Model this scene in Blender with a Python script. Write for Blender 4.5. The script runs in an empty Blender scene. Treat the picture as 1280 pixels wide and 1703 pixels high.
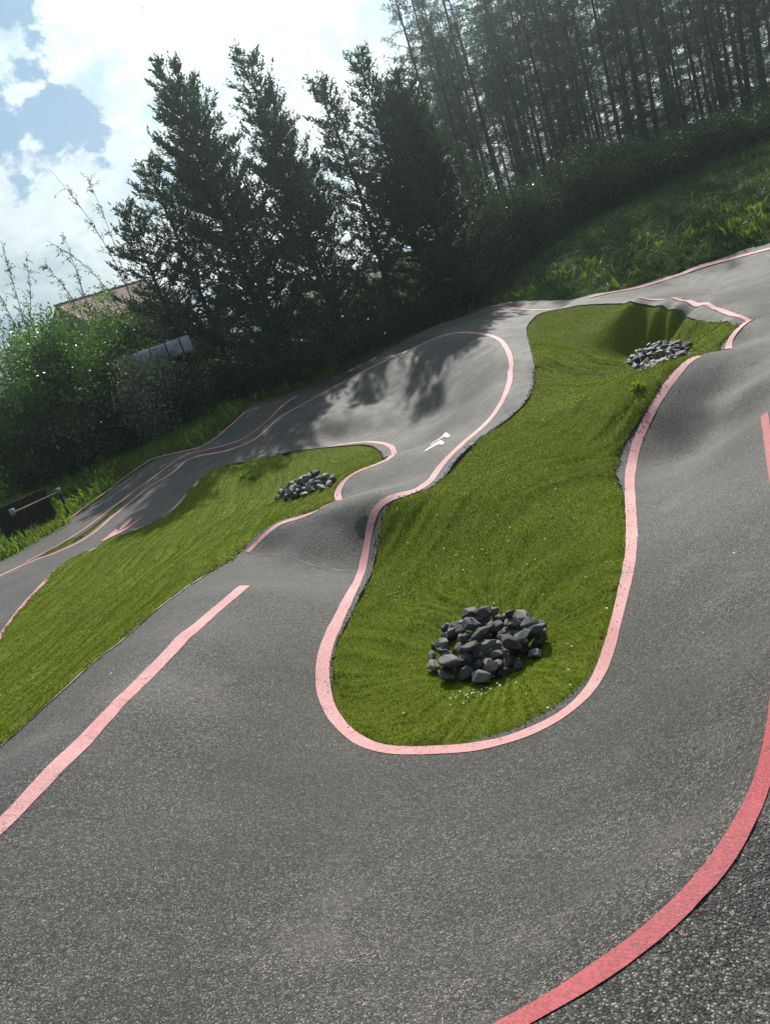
import bpy, math, random
import numpy as np
from mathutils import Vector, Matrix, noise as mnoise
from mathutils.geometry import delaunay_2d_cdt
rng = np.random.default_rng(7); random.seed(7)
R = math.radians
scene = bpy.context.scene
COL = scene.collection

# ------------------------------------------------------------------ camera, sky, sun, exposure
S = 1.15                                   # metres per sketch unit
CZ = 2.6 * S
ROLL, PITCH, FOC = R(19.0), R(17.3), 1280.0
cam_d = bpy.data.cameras.new('camera'); cam = bpy.data.objects.new('camera', cam_d); COL.objects.link(cam)
cam_d.sensor_fit = 'VERTICAL'; cam_d.sensor_height = 36.0; cam_d.lens = 36.0 * FOC / 1703.0
cam_d.clip_end = 5000; cam_d.clip_start = 0.05
cam.location = (0, 0, CZ)
cam.rotation_euler = (Matrix.Rotation(math.pi/2 - PITCH, 4, 'X') @ Matrix.Rotation(-ROLL, 4, 'Z')).to_euler()
scene.camera = cam

SUN_EL, SUN_AZ = R(39), R(11.5)              # azimuth measured from +Y towards +X
sun_d = bpy.data.lights.new('sun', 'SUN'); sun_d.energy = 5.0; sun_d.angle = R(0.6); sun_d.color = (1.0, 0.95, 0.87)
sun = bpy.data.objects.new('sun', sun_d); COL.objects.link(sun); sun.location = (5, 30, 40)
to_sun = Vector((math.sin(SUN_AZ)*math.cos(SUN_EL), math.cos(SUN_AZ)*math.cos(SUN_EL), math.sin(SUN_EL)))
sun.rotation_euler = to_sun.to_track_quat('Z', 'Y').to_euler()

class NT:                                   # small node-building helper
    def __init__(s, tree): s.t = tree; s.n = tree.nodes; s.l = tree.links
    def new(s, typ, **kw):
        nd = s.n.new(typ)
        for k, v in kw.items():
            if k.startswith('i_'):
                key = k[2:]; key = int(key) if key.isdigit() else key.replace('_', ' ')
                nd.inputs[key].default_value = v
            else: setattr(nd, k, v)
        return nd
    def link(s, a, b): s.l.new(a, b)
    def math(s, op, a, b=None, c=None, clamp=False):
        nd = s.n.new('ShaderNodeMath'); nd.operation = op; nd.use_clamp = clamp
        for i, v in enumerate((a, b, c)):
            if v is None: continue
            if isinstance(v, (int, float)): nd.inputs[i].default_value = v
            else: s.l.new(v, nd.inputs[i])
        return nd.outputs[0]
    def noise(s, vec, scale, detail=3, rough=.55, dist=0, out='Fac'):
        nd = s.n.new('ShaderNodeTexNoise'); nd.inputs['Scale'].default_value = scale
        nd.inputs['Detail'].default_value = detail; nd.inputs['Roughness'].default_value = rough
        nd.inputs['Distortion'].default_value = dist
        if vec is not None: s.l.new(vec, nd.inputs['Vector'])
        return nd.outputs[out]
    def ramp(s, fac, stops, interp='LINEAR'):
        nd = s.n.new('ShaderNodeValToRGB'); nd.color_ramp.interpolation = interp
        e = nd.color_ramp.elements
        while len(e) < len(stops): e.new(0.5)
        for q, (p, c) in zip(e, stops):
            q.position = p; q.color = (c, c, c, 1) if isinstance(c, (int, float)) else (*c, 1)
        s.l.new(fac, nd.inputs[0]); return nd.outputs[0]
    def mix(s, fac, a, b, mode='MIX'):
        nd = s.n.new('ShaderNodeMix'); nd.data_type = 'RGBA'; nd.blend_type = mode
        for sock, v in ((nd.inputs[0], fac), (nd.inputs[6], a), (nd.inputs[7], b)):
            if isinstance(v, (int, float)): sock.default_value = v
            elif isinstance(v, tuple): sock.default_value = (*v, 1)
            else: s.l.new(v, sock)
        return nd.outputs[2]

world = bpy.data.worlds.new('World'); scene.world = world; world.use_nodes = True
w = NT(world.node_tree); w.n.clear()
wo = w.new('ShaderNodeOutputWorld'); bg = w.new('ShaderNodeBackground')
sky = w.new('ShaderNodeTexSky'); sky.sky_type = 'NISHITA'; sky.sun_disc = False
sky.sun_elevation = SUN_EL; sky.sun_rotation = SUN_AZ; sky.air_density = 1.0; sky.dust_density = 1.6
_gx, _gy = 15-640, 60-851.5      # the blue gap high on the left
_ga, _gb = _gx*math.cos(ROLL)-_gy*math.sin(ROLL), _gx*math.sin(ROLL)+_gy*math.cos(ROLL)
GAPDIR = tuple(Vector((_ga, FOC*math.cos(PITCH)-_gb*math.sin(PITCH), -FOC*math.sin(PITCH)-_gb*math.cos(PITCH))).normalized())
tc = w.new('ShaderNodeTexCoord'); dirv = tc.outputs['Generated']
sep = w.new('ShaderNodeSeparateXYZ'); w.link(dirv, sep.inputs[0])
# broken cumulus over the whole dome, thicker and brighter round the sun, more open blue elsewhere
nv = w.new('ShaderNodeVectorMath', operation='NORMALIZE'); w.link(dirv, nv.inputs[0])
mp = w.new('ShaderNodeMapping'); mp.inputs['Scale'].default_value = (1, 1, 1.5); mp.inputs['Location'].default_value = (3.1, 0.4, 0.0)
w.link(nv.outputs[0], mp.inputs[0])
n1 = w.noise(mp.outputs[0], 2.6, 11, .60, .15)
n2 = w.noise(mp.outputs[0], 7.5, 8, .62, .3)
ds = w.new('ShaderNodeVectorMath', operation='DOT_PRODUCT'); w.link(nv.outputs[0], ds.inputs[0]); ds.inputs[1].default_value = tuple(to_sun)
near = w.ramp(ds.outputs['Value'], [(0.0, 0.0), (0.6, .12), (.8, .19), (1.0, .22)])
gap = w.new('ShaderNodeVectorMath', operation='DOT_PRODUCT'); w.link(nv.outputs[0], gap.inputs[0]); gap.inputs[1].default_value = GAPDIR
hole = w.ramp(gap.outputs['Value'], [(0.972, 0.0), (0.99, .16), (1.0, .24)])
cov = w.math('SUBTRACT', w.math('ADD', w.math('MULTIPLY_ADD', n1, 1.7, -.35), near), hole)
mask = w.ramp(cov, [(0.525, 0.0), (0.555, 0.75), (0.64, 1.0)])
lit = w.ramp(ds.outputs['Value'], [(0.0, .20), (0.55, .46), (0.80, .90), (1.0, 1.4)])  # clouds away from the sun dimmed to cut the fill light
shade = w.ramp(n2, [(0.38, (6.2, 7.9, 8.6)), (0.56, (10.2, 11.2, 11.4))])
cl = w.mix(1.0, shade, lit, 'MULTIPLY')
veil = w.mix(w.ramp(ds.outputs['Value'], [(.3, .0), (.7, .75), (1.0, .9)]), sky.outputs[0], (3.0, 4.9, 7.0))
skyc = w.mix(mask, veil, cl)
w.link(skyc, bg.inputs[0]); bg.inputs[1].default_value = 0.10
w.link(bg.outputs[0], wo.inputs[0])

vs = scene.view_settings
vs.view_transform = 'Standard'; vs.look = 'None'; vs.exposure = 0.0; vs.gamma = 1.0; vs.use_curve_mapping = False
scene.display_settings.display_device = 'sRGB'
scene.cycles.max_bounces = 5; scene.cycles.diffuse_bounces = 3; scene.cycles.transmission_bounces = 3
scene.cycles.transparent_max_bounces = 6

# ------------------------------------------------------------------ surveying helpers
def rays(P):
    P = np.atleast_2d(np.asarray(P, float)); dx = P[:, 0]-640; dy = P[:, 1]-851.5
    a = dx*math.cos(ROLL)-dy*math.sin(ROLL); b = dx*math.sin(ROLL)+dy*math.cos(ROLL)
    cp, sp = math.cos(PITCH), math.sin(PITCH)
    return np.stack([a, FOC*cp-b*sp, -FOC*sp-b*cp], 1)/FOC
def at_z(px, py, z):
    r = rays([(px, py)])[0]; t = (z-CZ)/r[2]; return np.array([r[0]*t, r[1]*t, z])
def at_y(px, py, y):
    r = rays([(px, py)])[0]; t = y/r[1]; return np.array([r[0]*t, y, CZ+r[2]*t])

# relief of the pump track: heights seen in the photo (sight line, height) and plain ground points
CP = [ # U-turn berm near the camera
 (840,1703,.95),(1040,1590,.95),(1150,1490,.95),(1230,1370,.95),(1272,1240,.9),(1295,1050,.75),(1290,850,.55),(1270,690,.38),
 (0,1390,.95),(100,1270,.93),(200,1165,.85),(300,1060,.70),(405,975,.46),
 (0,1240,.72),(100,1155,.68),(200,1065,.56),(300,985,.38),(380,935,.24),(100,1210,.82),(250,1050,.60),
 (700,1250,.08),(600,1235,.08),(540,1150,.1),(560,1040,.1),(850,1225,.08),(980,1150,.1),(1020,1050,.12),(1045,920,.12),
 (300,1300,.62),(500,1500,.52),(700,1400,.27),(900,1400,.36),(600,1650,.72),(300,1600,.78),(200,1450,.82),(1100,1200,.38),(1150,1350,.62),(1200,1050,.4),(1100,950,.2),(450,1150,.31),(400,1250,.44),(350,1150,.54),(430,1040,.38),(850,1560,.66),(1280,1600,.9),(1280,1500,.92),(100,1650,.9),
 # rollers on the left leg
 
 (540,846,.22),(630,815,.25),(600,800,.24),(590,786,.28),(670,762,.3),(740,742,.32),(790,733,.34),(740,790,.3),(700,812,.36),
 (646,764,-.12),(700,742,-.15),
 # big bowl
 (700,720,-.3),(620,715,-.34),(560,728,-.34),(820,700,.2),(800,712,.22),(845,640,.30),(848,625,.28),
 (885,650,.28),(870,600,.36),
 (650,745,-.2),(600,738,-.33),(520,748,-.28),(400,770,-.12),(350,783,-.05),
 # far legs
 (300,768,-.08),(330,745,-.05),(300,835,-.25),(253,872,-.3),(200,850,-.3),(162,910,-.22),(100,910,-.28),(60,945,-.28),(0,958,-.25),(0,932,-.3),(60,898,-.3),(130,852,-.3),(190,808,-.25),(245,768,-.03),
 (60,983,-.1),(0,1060,0),(30,1015,-.05),
 
 
 # rollers on the right leg
 (1215,575,.12),(1280,560,.18),(1230,548,.26),
 (1250,640,.26),(1080,830,.06),(1160,800,.1),
 # turf hollows and humps
 (818,1080,-.04),(700,1150,0),(930,1090,0),(640,1080,.0),(800,980,.05),(850,900,.14),(720,880,.2),(800,830,.3),(880,760,.3),(960,850,.12),(950,700,.22),(1000,640,.0),(920,620,.14),(900,540,.3),(950,570,-.05),
 (1000,590,-.22),(1050,607,-.2),(980,540,.02),(1190,552,.08),(960,508,.3),
 (100,1100,.42),(200,980,.12),(300,880,-.12),(450,860,.0),(510,812,-.2),(600,765,-.25),(350,900,0),(100,990,0),(560,790,-.05),
]
YP = [(1100,585,13.85),(1100,574,14.15),(1125,567,13.7),(1062,573,14.75),(1080,548,14.45),(1030,568,15.0),(1132,552,13.35),(1150,562,12.5),(1130,590,12.1),(1040,538,15.15),
 (469,868,8.15),(540,850,7.8),(600,838,7.6),(645,824,7.5),(451,880,8.05),(427,901,8.05),(412,919,7.95),(470,903,7.8),(520,900,7.5),(560,872,7.62),(600,900,7.3),(440,925,7.75),(500,938,7.25),(560,947,7.05),(600,947,6.95),
 (1160,594,8.75),(1220,585,8.65),(1280,572,8.5),(1180,660,8.05),(1100,680,7.9),(1110,640,8.25),(1230,640,8.0),(1060,775,7.2),(1130,760,7.3),(1180,730,7.4),(1215,700,7.5),
 (1047,500,15.6),(1075,498,15.2),(1105,499,14.8),(1135,502,14.1),(1165,507,13.4),(1185,513,12.8),(1210,521,12.1),(1235,529,11.4),(1247,536,10.95),
 (1050,504,15.2),(1095,509,14.45),(1115,514,13.95),(1140,525,13.2),(1160,533,12.6),(1200,536,11.4),(1225,539,10.8),
 (1120,485,16.3),(1180,490,14.7),(1200,480,14.8),(1280,490,12.6),(1280,530,11.1),(980,493,18),(1060,479,17.8),(1135,455,17.5),(1210,432,17.0),(1280,414,16.2),
 (850,612,13),(849,600,13.4),(845,585,14.3),(835,568,15.5),(780,553,17.3),(710,569,17.9),(650,595,18),(600,620,18),(560,641,18),(520,663,17.8),(490,680,17.4),(462,697,17),(425,730,16.5),(375,750,16.8),
 (780,620,14.9),(740,600,16.2),(700,600,16.9),(700,650,15.6),(760,680,13.7),(620,700,15.1),(650,660,16.2),(600,665,16.6),(560,700,15.6),(500,715,15.8),(560,680,16.3),(450,740,15.9),(520,700,16.2),
 (875,560,15.6),(820,545,17.4),(740,549,18.6),(495,659,19.4),(450,693,18.4),(410,684,19.4),(387,705,18.9),(350,735,18.1),(620,600,19.4),
 (720,545,20.5),(800,519,21.3),(870,515,19.6),(930,512,18.6)]  # the hollow behind the far stone pile: sight line, distance
WP = [(0,0,.98),(0,-2,1.0),(-3,-1,1.0),(3,0,.95),(5,2,.7),(6,6,.5),(7,9,.3),(-5,1,.8),(-7,5,.4),(-8,9,0),(10,4,.4),(11,10,.3),(-11,0,.4),(0,-8,.6),(12,-6,.4),(-12,-8,.3),
 (-9,14,-.35),(-9,19,-.2),(-13,16,-.5),(-6,24,-.1),(0,25,.1),(5,25,.4),(.5,19.3,.12),(2.2,19.2,.28),(.6,21,.1),(8,14,.1),(8.5,17.6,.42),(-1,20.6,.05),(-12,26,-.3),(12,22,1.35),(8.5,23,1.3),(14,17,1.3),(5,28,.75),(18,24,2.0),(12,28,2.0),(17,12,1.0),(20,4,.8),
 (0,36,.4),(-14,38,-.5),(10,38,2.0),(26,36,2.4),(-26,25,-.9),(-26,5,-.4),(30,14,1.6),(0,60,.5),(-40,60,-1),(40,60,3),(40,-30,.5),(-40,-30,0),(0,-40,.5),(-60,20,-1.5),(60,20,2.5),(0,100,.5),(100,100,3),(-100,100,-1),(100,-100,1),(-100,-100,0)]
_c = []
for (px, py, z) in CP: _c.append(at_z(px, py, z*S))
for (px, py, y) in YP: _c.append(at_y(px, py, y*S))
for (x, y, z) in WP: _c.append(np.array([x*S, y*S, z*S]))
_c = np.array(_c); _N = len(_c)
def _phi(r2): return np.where(r2 > 1e-12, 0.5*r2*np.log(np.maximum(r2, 1e-12)), 0.0)
_d2 = ((_c[:, None, :2]-_c[None, :, :2])**2).sum(-1)
_A = np.zeros((_N+3, _N+3)); _A[:_N, :_N] = _phi(_d2)+np.eye(_N)*0.015
_A[:_N, _N] = 1; _A[:_N, _N+1:_N+3] = _c[:, :2]; _A[_N:, :_N] = _A[:_N, _N:].T
_w = np.linalg.solve(_A, np.concatenate([_c[:, 2], np.zeros(3)]))
def tps(x, y):
    x = np.asarray(x, float).ravel(); y = np.asarray(y, float).ravel(); out = np.empty(len(x))
    for i in range(0, len(x), 20000):
        X = x[i:i+20000, None]; Y = y[i:i+20000, None]
        out[i:i+20000] = _phi((X-_c[None, :, 0])**2+(Y-_c[None, :, 1])**2)@_w[:_N]+_w[_N]+_w[_N+1]*X[:, 0]+_w[_N+2]*Y[:, 0]
    return out
GX0, GY0, GD = -16.0, -6.0, 0.08
GNX, GNY = 450, 540
_gx = GX0+GD*np.arange(GNX); _gy = GY0+GD*np.arange(GNY)
_G = tps(*np.meshgrid(_gx, _gy, indexing='ij')).reshape(GNX, GNY)
def Hh(x, y):
    """ground height"""
    x = np.asarray(x, float); y = np.asarray(y, float); sh = np.broadcast(x, y).shape
    x = np.broadcast_to(x, sh).ravel(); y = np.broadcast_to(y, sh).ravel()
    u = (x-GX0)/GD; v = (y-GY0)/GD
    ins = (u >= 0) & (v >= 0) & (u < GNX-1.001) & (v < GNY-1.001)
    out = np.empty(len(x))
    ui = u[ins]; vi = v[ins]; i = ui.astype(int); j = vi.astype(int); a = ui-i; b = vi-j
    out[ins] = _G[i, j]*(1-a)*(1-b)+_G[i+1, j]*a*(1-b)+_G[i, j+1]*(1-a)*b+_G[i+1, j+1]*a*b
    if (~ins).any(): out[~ins] = tps(x[~ins], y[~ins])
    return out.reshape(sh)
def H1(x, y): return float(Hh(np.array([x]), np.array([y]))[0])
def hit(P, y0=0.8, y1=42.0):
    """where sight lines meet the ground"""
    r = rays(P); n = len(r); res = np.full((n, 3), np.nan)
    ts = np.concatenate([np.arange(y0, 8, .02), np.arange(8, y1, .03)])
    for k in range(n):
        X = r[k, 0]*ts; Y = r[k, 1]*ts; Z = CZ+r[k, 2]*ts
        d = Z-Hh(X, Y); q = np.nonzero(d < 0)[0]
        m = np.nonzero((d[1:-1] < d[:-2]) & (d[1:-1] <= d[2:]) & (d[1:-1] < .07) & (d[1:-1] > 0))[0]   # sight line grazing a crest
        if len(m) and (not len(q) or m[0] < q[0]):
            t = ts[m[0]+1]; X0, Y0 = r[k, 0]*t, r[k, 1]*t; res[k] = (X0, Y0, Z[m[0]+1]-d[m[0]+1]); continue
        if len(q):
            i = max(q[0], 1); f = d[i-1]/(d[i-1]-d[i]); t = ts[i-1]+(ts[i]-ts[i-1])*f
            res[k] = (r[k, 0]*t, r[k, 1]*t, CZ+r[k, 2]*t)
    return res

# ------------------------------------------------------------------ object helpers
def link(o, parent=None):
    COL.objects.link(o)
    if parent is not None: o.parent = parent
    return o
def mesh_obj(name, V, Fc, mat, parent=None, smooth=False, uvs=None):
    me = bpy.data.meshes.new(name)
    V = np.asarray(V, np.float32)
    if isinstance(Fc, np.ndarray):
        n, k = Fc.shape
        me.vertices.add(len(V)); me.vertices.foreach_set('co', V.ravel())
        me.loops.add(n*k); me.loops.foreach_set('vertex_index', Fc.astype(np.int32).ravel())
        me.polygons.add(n); me.polygons.foreach_set('loop_start', np.arange(0, n*k, k, dtype=np.int32))
        me.polygons.foreach_set('loop_total', np.full(n, k, np.int32))
        me.update(calc_edges=True); me.validate()
    else:
        me.from_pydata([tuple(map(float, v)) for v in V], [], Fc); me.update()
    if smooth: me.polygons.foreach_set('use_smooth', np.ones(len(me.polygons), bool))
    if mat: me.materials.append(mat)
    return link(bpy.data.objects.new(name, me), parent)
def tag(o, label=None, cat=None, group=None, kind=None):
    if label: o['label'] = label
    if cat: o['category'] = cat
    if group: o['group'] = group
    if kind: o['kind'] = kind
    return o
def thing(name, label, cat, loc=(0, 0, 0), group=None):
    o = bpy.data.objects.new(name, None); o.location = loc; o.empty_display_size = .2
    link(o); return tag(o, label, cat, group)
def inpoly(x, y, poly):
    x = np.asarray(x); y = np.asarray(y); c = np.zeros(x.shape, bool); n = len(poly)
    for i in range(n):
        x0, y0 = poly[i][:2]; x1, y1 = poly[(i+1) % n][:2]
        if y0 == y1: continue
        c ^= ((y0 > y) != (y1 > y)) & (x < (x1-x0)*(y-y0)/(y1-y0)+x0)
    return c
def seg_dist(x, y, poly, closed=True):
    P = np.asarray(poly)[:, :2]; Q = np.roll(P, -1, 0) if closed else P[1:]; P = P if closed else P[:-1]
    best = np.full(len(x), 1e9)
    for (a, b), (c, d) in zip(P, Q):
        vx, vy = c-a, d-b; L = vx*vx+vy*vy+1e-12
        t = np.clip(((x-a)*vx+(y-b)*vy)/L, 0, 1)
        best = np.minimum(best, (x-a-t*vx)**2+(y-b-t*vy)**2)
    return np.sqrt(best)
def resample(P, step, closed=False):
    P = np.asarray(P, float)[:, :2]
    if closed: P = np.vstack([P, P[:1]])
    d = np.concatenate([[0], np.cumsum(np.hypot(*(np.diff(P, axis=0).T)))])
    n = max(int(d[-1]/step), 3); t = np.linspace(0, d[-1], n, endpoint=not closed)
    return np.stack([np.interp(t, d, P[:, 0]), np.interp(t, d, P[:, 1])], 1)
def smooth(P, it=2, closed=False):
    P = np.array(P, float)
    for _ in range(it):
        if closed: P = (np.roll(P, 1, 0)+2*P+np.roll(P, -1, 0))/4
        else: P[1:-1] = (P[:-2]+2*P[1:-1]+P[2:])/4
    return P
def trace(*segs, step=.06, it=6):
    """a painted line seen in pieces between crests, joined on the ground"""
    pts = []
    for s in segs:
        if len(s[0]) == 2: pts.append(hit(s)[:, :2])
        else: pts.append(np.array([at_y(a, b, c*S)[:2] for a, b, c in s]))
    return smooth(resample(np.vstack(pts), step), it)
def crv(s):  # densify a pixel trace with a Catmull-Rom spline so that curves stay round
    if s is None: return None
    P = np.array(s, float); n = len(P); out = []
    for i in range(n-1):
        p0, p1, p2, p3 = P[max(i-1, 0)], P[i], P[i+1], P[min(i+2, n-1)]
        for t in (0, .33, .66):
            out.append(.5*((2*p1)+(-p0+p2)*t+(2*p0-5*p1+4*p2-p3)*t*t+(-p0+3*p1-3*p2+p3)*t**3))
    out.append(P[-1]); return [tuple(q) for q in out]

# ------------------------------------------------------------------ traces of the markings and outlines
T_lipL = crv([(-60,1425),(0,1378),(50,1325),(100,1272),(150,1222),(195,1173),(235,1133),(273,1095),(312,1056),(351,1021),(385,993),(408,974)])
T_lipR = crv([(800,1735),(858,1703),(917,1670),(975,1635),(1034,1592),(1092,1549),(1139,1506),(1182,1455),(1217,1409),(1245,1362),(1264,1311),(1278,1264),(1291,1180),(1300,1050),(1299,920),(1290,820),(1280,760),(1270,690)])
T_R1 = crv([(1163,592),(1145,600),(1130,615),(1110,640),(1092,668),(1076,697),(1062,725),(1053,755),(1047,790),(1047,820),(1049,860),(1050,900),(1045,945),(1036,985),(1025,1030),(1010,1085),(995,1125),(975,1155),(950,1178),(920,1200),(870,1222),(820,1238),(750,1246),(700,1249),(660,1249),(620,1243),(590,1228),(565,1205),(548,1180),(538,1150),(536,1110),(543,1075),(555,1045),(575,1005),(595,965),(605,930),(612,890),(619,853),(630,838),(655,826)])
T_R1b = crv([(690,819),(712,803),(725,785),(740,766),(765,742),(795,716),(820,690),(838,660),(846,638)])
T_R1l = crv([(850,611,13),(849,600,13.4),(845,585,14.3),(835,569,15.5),(812,557,16.5),(780,553,17.3),(750,557,17.7),(710,569,17.9),(650,595,18),(600,620,18),(560,641,18),(520,663,17.8),(490,680,17.4),(462,697,17),(443,714,16.7),(425,730,16.5),(400,745,16.55),(375,750,16.8),(350,752,17.0),(325,755,17.2)])
T_R1c = crv([(307,767),(295,780),(280,792),(262,801),(245,812),(225,828),(200,849),(188,858),(159,884),(131,902),(94,919),(56,932),(19,949),(0,958),(-40,978)])
T_R2 = crv([(495,659),(470,675),(450,695),(425,717),(400,732),(375,741),(350,747)])
T_R2b = crv([(307,758),(287,771),(262,790),(237,807),(206,831),(169,859),(141,880),(103,904),(75,919),(45,935)])
T_R3 = crv([(410,684),(387,705),(370,720),(350,735),(330,745)])
T_R3b = crv([(250,765),(225,782),(200,800),(187,811),(159,831),(131,852),(107,869),(75,889),(37,910),(0,932),(-40,955)])
T_S2 = crv([(1229,548),(1220,555),(1212,567),(1206,580)])
T_S3 = crv([(1047,499,15.6),(1075,497,15.2),(1105,498,14.8),(1135,501,14.1),(1165,506,13.4),(1185,512,12.8),(1210,520,12.1),(1235,528,11.4),(1247,535,10.95),(1250,542,10.4)])
T_S4 = crv([(770,530,21),(812,519,21),(842,515,20.4),(869,514,19.6),(893,515,19.1),(923,514,18.6)])
T_S5 = crv([(980,495),(1020,486),(1060,479),(1090,470),(1135,455),(1172,442),(1210,432),(1247,422),(1280,414),(1310,408)])
T_I1 = crv([(545,743),(560,740),(585,737),(610,735),(635,737),(649,742),(654,749),(652,757),(646,765)])
T_I2 = crv([(594,784),(580,792),(567,807),(560,820),(548,836),(534,846)])
T_I3 = crv([(480,864,8.1),(469,868,8.15),(451,880,8.05),(427,901,8.05),(412,919,7.95)])
T_L8 = crv([(352,783),(327,804),(299,836),(271,860),(253,872)])
T_L8b = crv([(162,911),(134,923),(102,941),(77,966),(60,983),(31,1017),(0,1060),(-30,1100)])

O_center = crv([(673,1241),(634,1237),(603,1226),(576,1206),(556,1175),(550,1136),(554,1089),(564,1058),(584,1019),(599,988),(615,956),(627,917),(632,878),(638,852),(654,833),(681,824),(712,813),(735,796),(755,768),(775,748),(800,728),(845,695),(870,672),(885,645),(888,612),(884,590),(877,562),(875,545),(885,530),(900,520),(940,512),(965,507),(1000,505),(1050,504),(1095,508),(1115,514),(1140,525),(1160,533),(1200,535),(1225,538),(1230,545),(1225,553),(1212,560),(1200,570)])\
 + crv([(1165,592),(1150,595),(1128,610),(1108,628),(1090,658),(1066,696),(1039,735),(1031,768),(1025,790),(1036,815),(1041,842),(1044,869),(1042,901),(1038,946),(1028,990),(1015,1040),(1000,1085),(985,1115),(960,1145),(930,1170),(890,1195),(850,1215),(800,1228),(750,1238),(700,1241)])
O_left = crv([(-60,1290),(0,1243),(27,1220),(78,1173),(117,1138),(164,1097),(219,1052),(273,1005),(312,976),(351,951),(390,929)])+[(402,919,8.05),(425,898,8.2),(448,876,8.25),(465,869,8.3),(482,863,8.3)]\
 + crv([(534,847),(555,820),(565,800),(592,784)])+crv([(640,766),(637,755),(620,742),(600,739),(560,742),(520,746),(480,752),(440,762),(400,769),(370,775),(350,783),(325,803),(297,835),(270,858),(253,872),(215,885),(185,897),(162,911),(130,926),(100,944),(75,969),(55,991),(29,1022),(-2,1065),(-40,1120)])
O_sliver = crv([(214,829),(185,850),(150,879),(110,903),(70,924),(62,930),(100,913),(140,893),(170,869),(200,845)])
T_far = [(-40,958),(0,935),(37,913),(75,892),(107,872),(131,855),(159,834),(187,814),(200,803),(225,785),(250,768)]
T_far2 = [(330,743),(350,732),(370,717),(387,702),(408,683)]
T_far3 = [(430,670),(470,662),(500,654)]
T_far4 = [(761,529),(791,515),(822,507),(862,501),(905,500),(960,496),(1010,486),(1060,475),(1090,465),(1135,451),(1185,434),(1242,412),(1280,405)]
def P2(s):
    out = []
    for q in s:
        h = at_y(q[0], q[1], q[2]*S) if len(q) == 3 else hit([q[:2]])[0]
        if not np.isnan(h[0]): out.append((h[0], h[1]))
    return out

# ------------------------------------------------------------------ noise on arrays
def _hash(i, j, k=0):
    h = (i*374761393+j*668265263+k*2147483647) & 0xffffffff
    h = ((h ^ (h >> 13))*1274126177) & 0xffffffff
    return ((h ^ (h >> 16)) & 0xffff)/65535.0
def vnoise(x, y, seed=0):
    x = np.asarray(x, float); y = np.asarray(y, float)
    i = np.floor(x).astype(np.int64); j = np.floor(y).astype(np.int64); u = x-i; v = y-j
    u = u*u*(3-2*u); v = v*v*(3-2*v)
    a = _hash(i, j, seed); b = _hash(i+1, j, seed); c = _hash(i, j+1, seed); d = _hash(i+1, j+1, seed)
    return (a*(1-u)+b*u)*(1-v)+(c*(1-u)+d*u)*v
def fbm(x, y, oct=4, seed=0):
    s = 0; a = .5
    for o in range(oct): s = s+a*vnoise(x*2**o+o*17.3, y*2**o-o*9.1, seed+o); a *= .5
    return s/(1-.5**oct)

# ------------------------------------------------------------------ materials
def material(name, rough=.8, spec=.5):
    m = bpy.data.materials.new(name); m.use_nodes = True; nt = NT(m.node_tree)
    b = nt.n['Principled BSDF']; b.inputs['Roughness'].default_value = rough
    b.inputs['Specular IOR Level'].default_value = spec
    return m, nt, b
def wpos(nt):
    g = nt.new('ShaderNodeNewGeometry'); return g.outputs['Position']
def bump(nt, b, h, strength, dist):
    bp = nt.new('ShaderNodeBump'); bp.inputs['Strength'].default_value = strength; bp.inputs['Distance'].default_value = dist
    nt.link(h, bp.inputs['Height']); nt.link(bp.outputs[0], b.inputs['Normal'])

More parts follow.
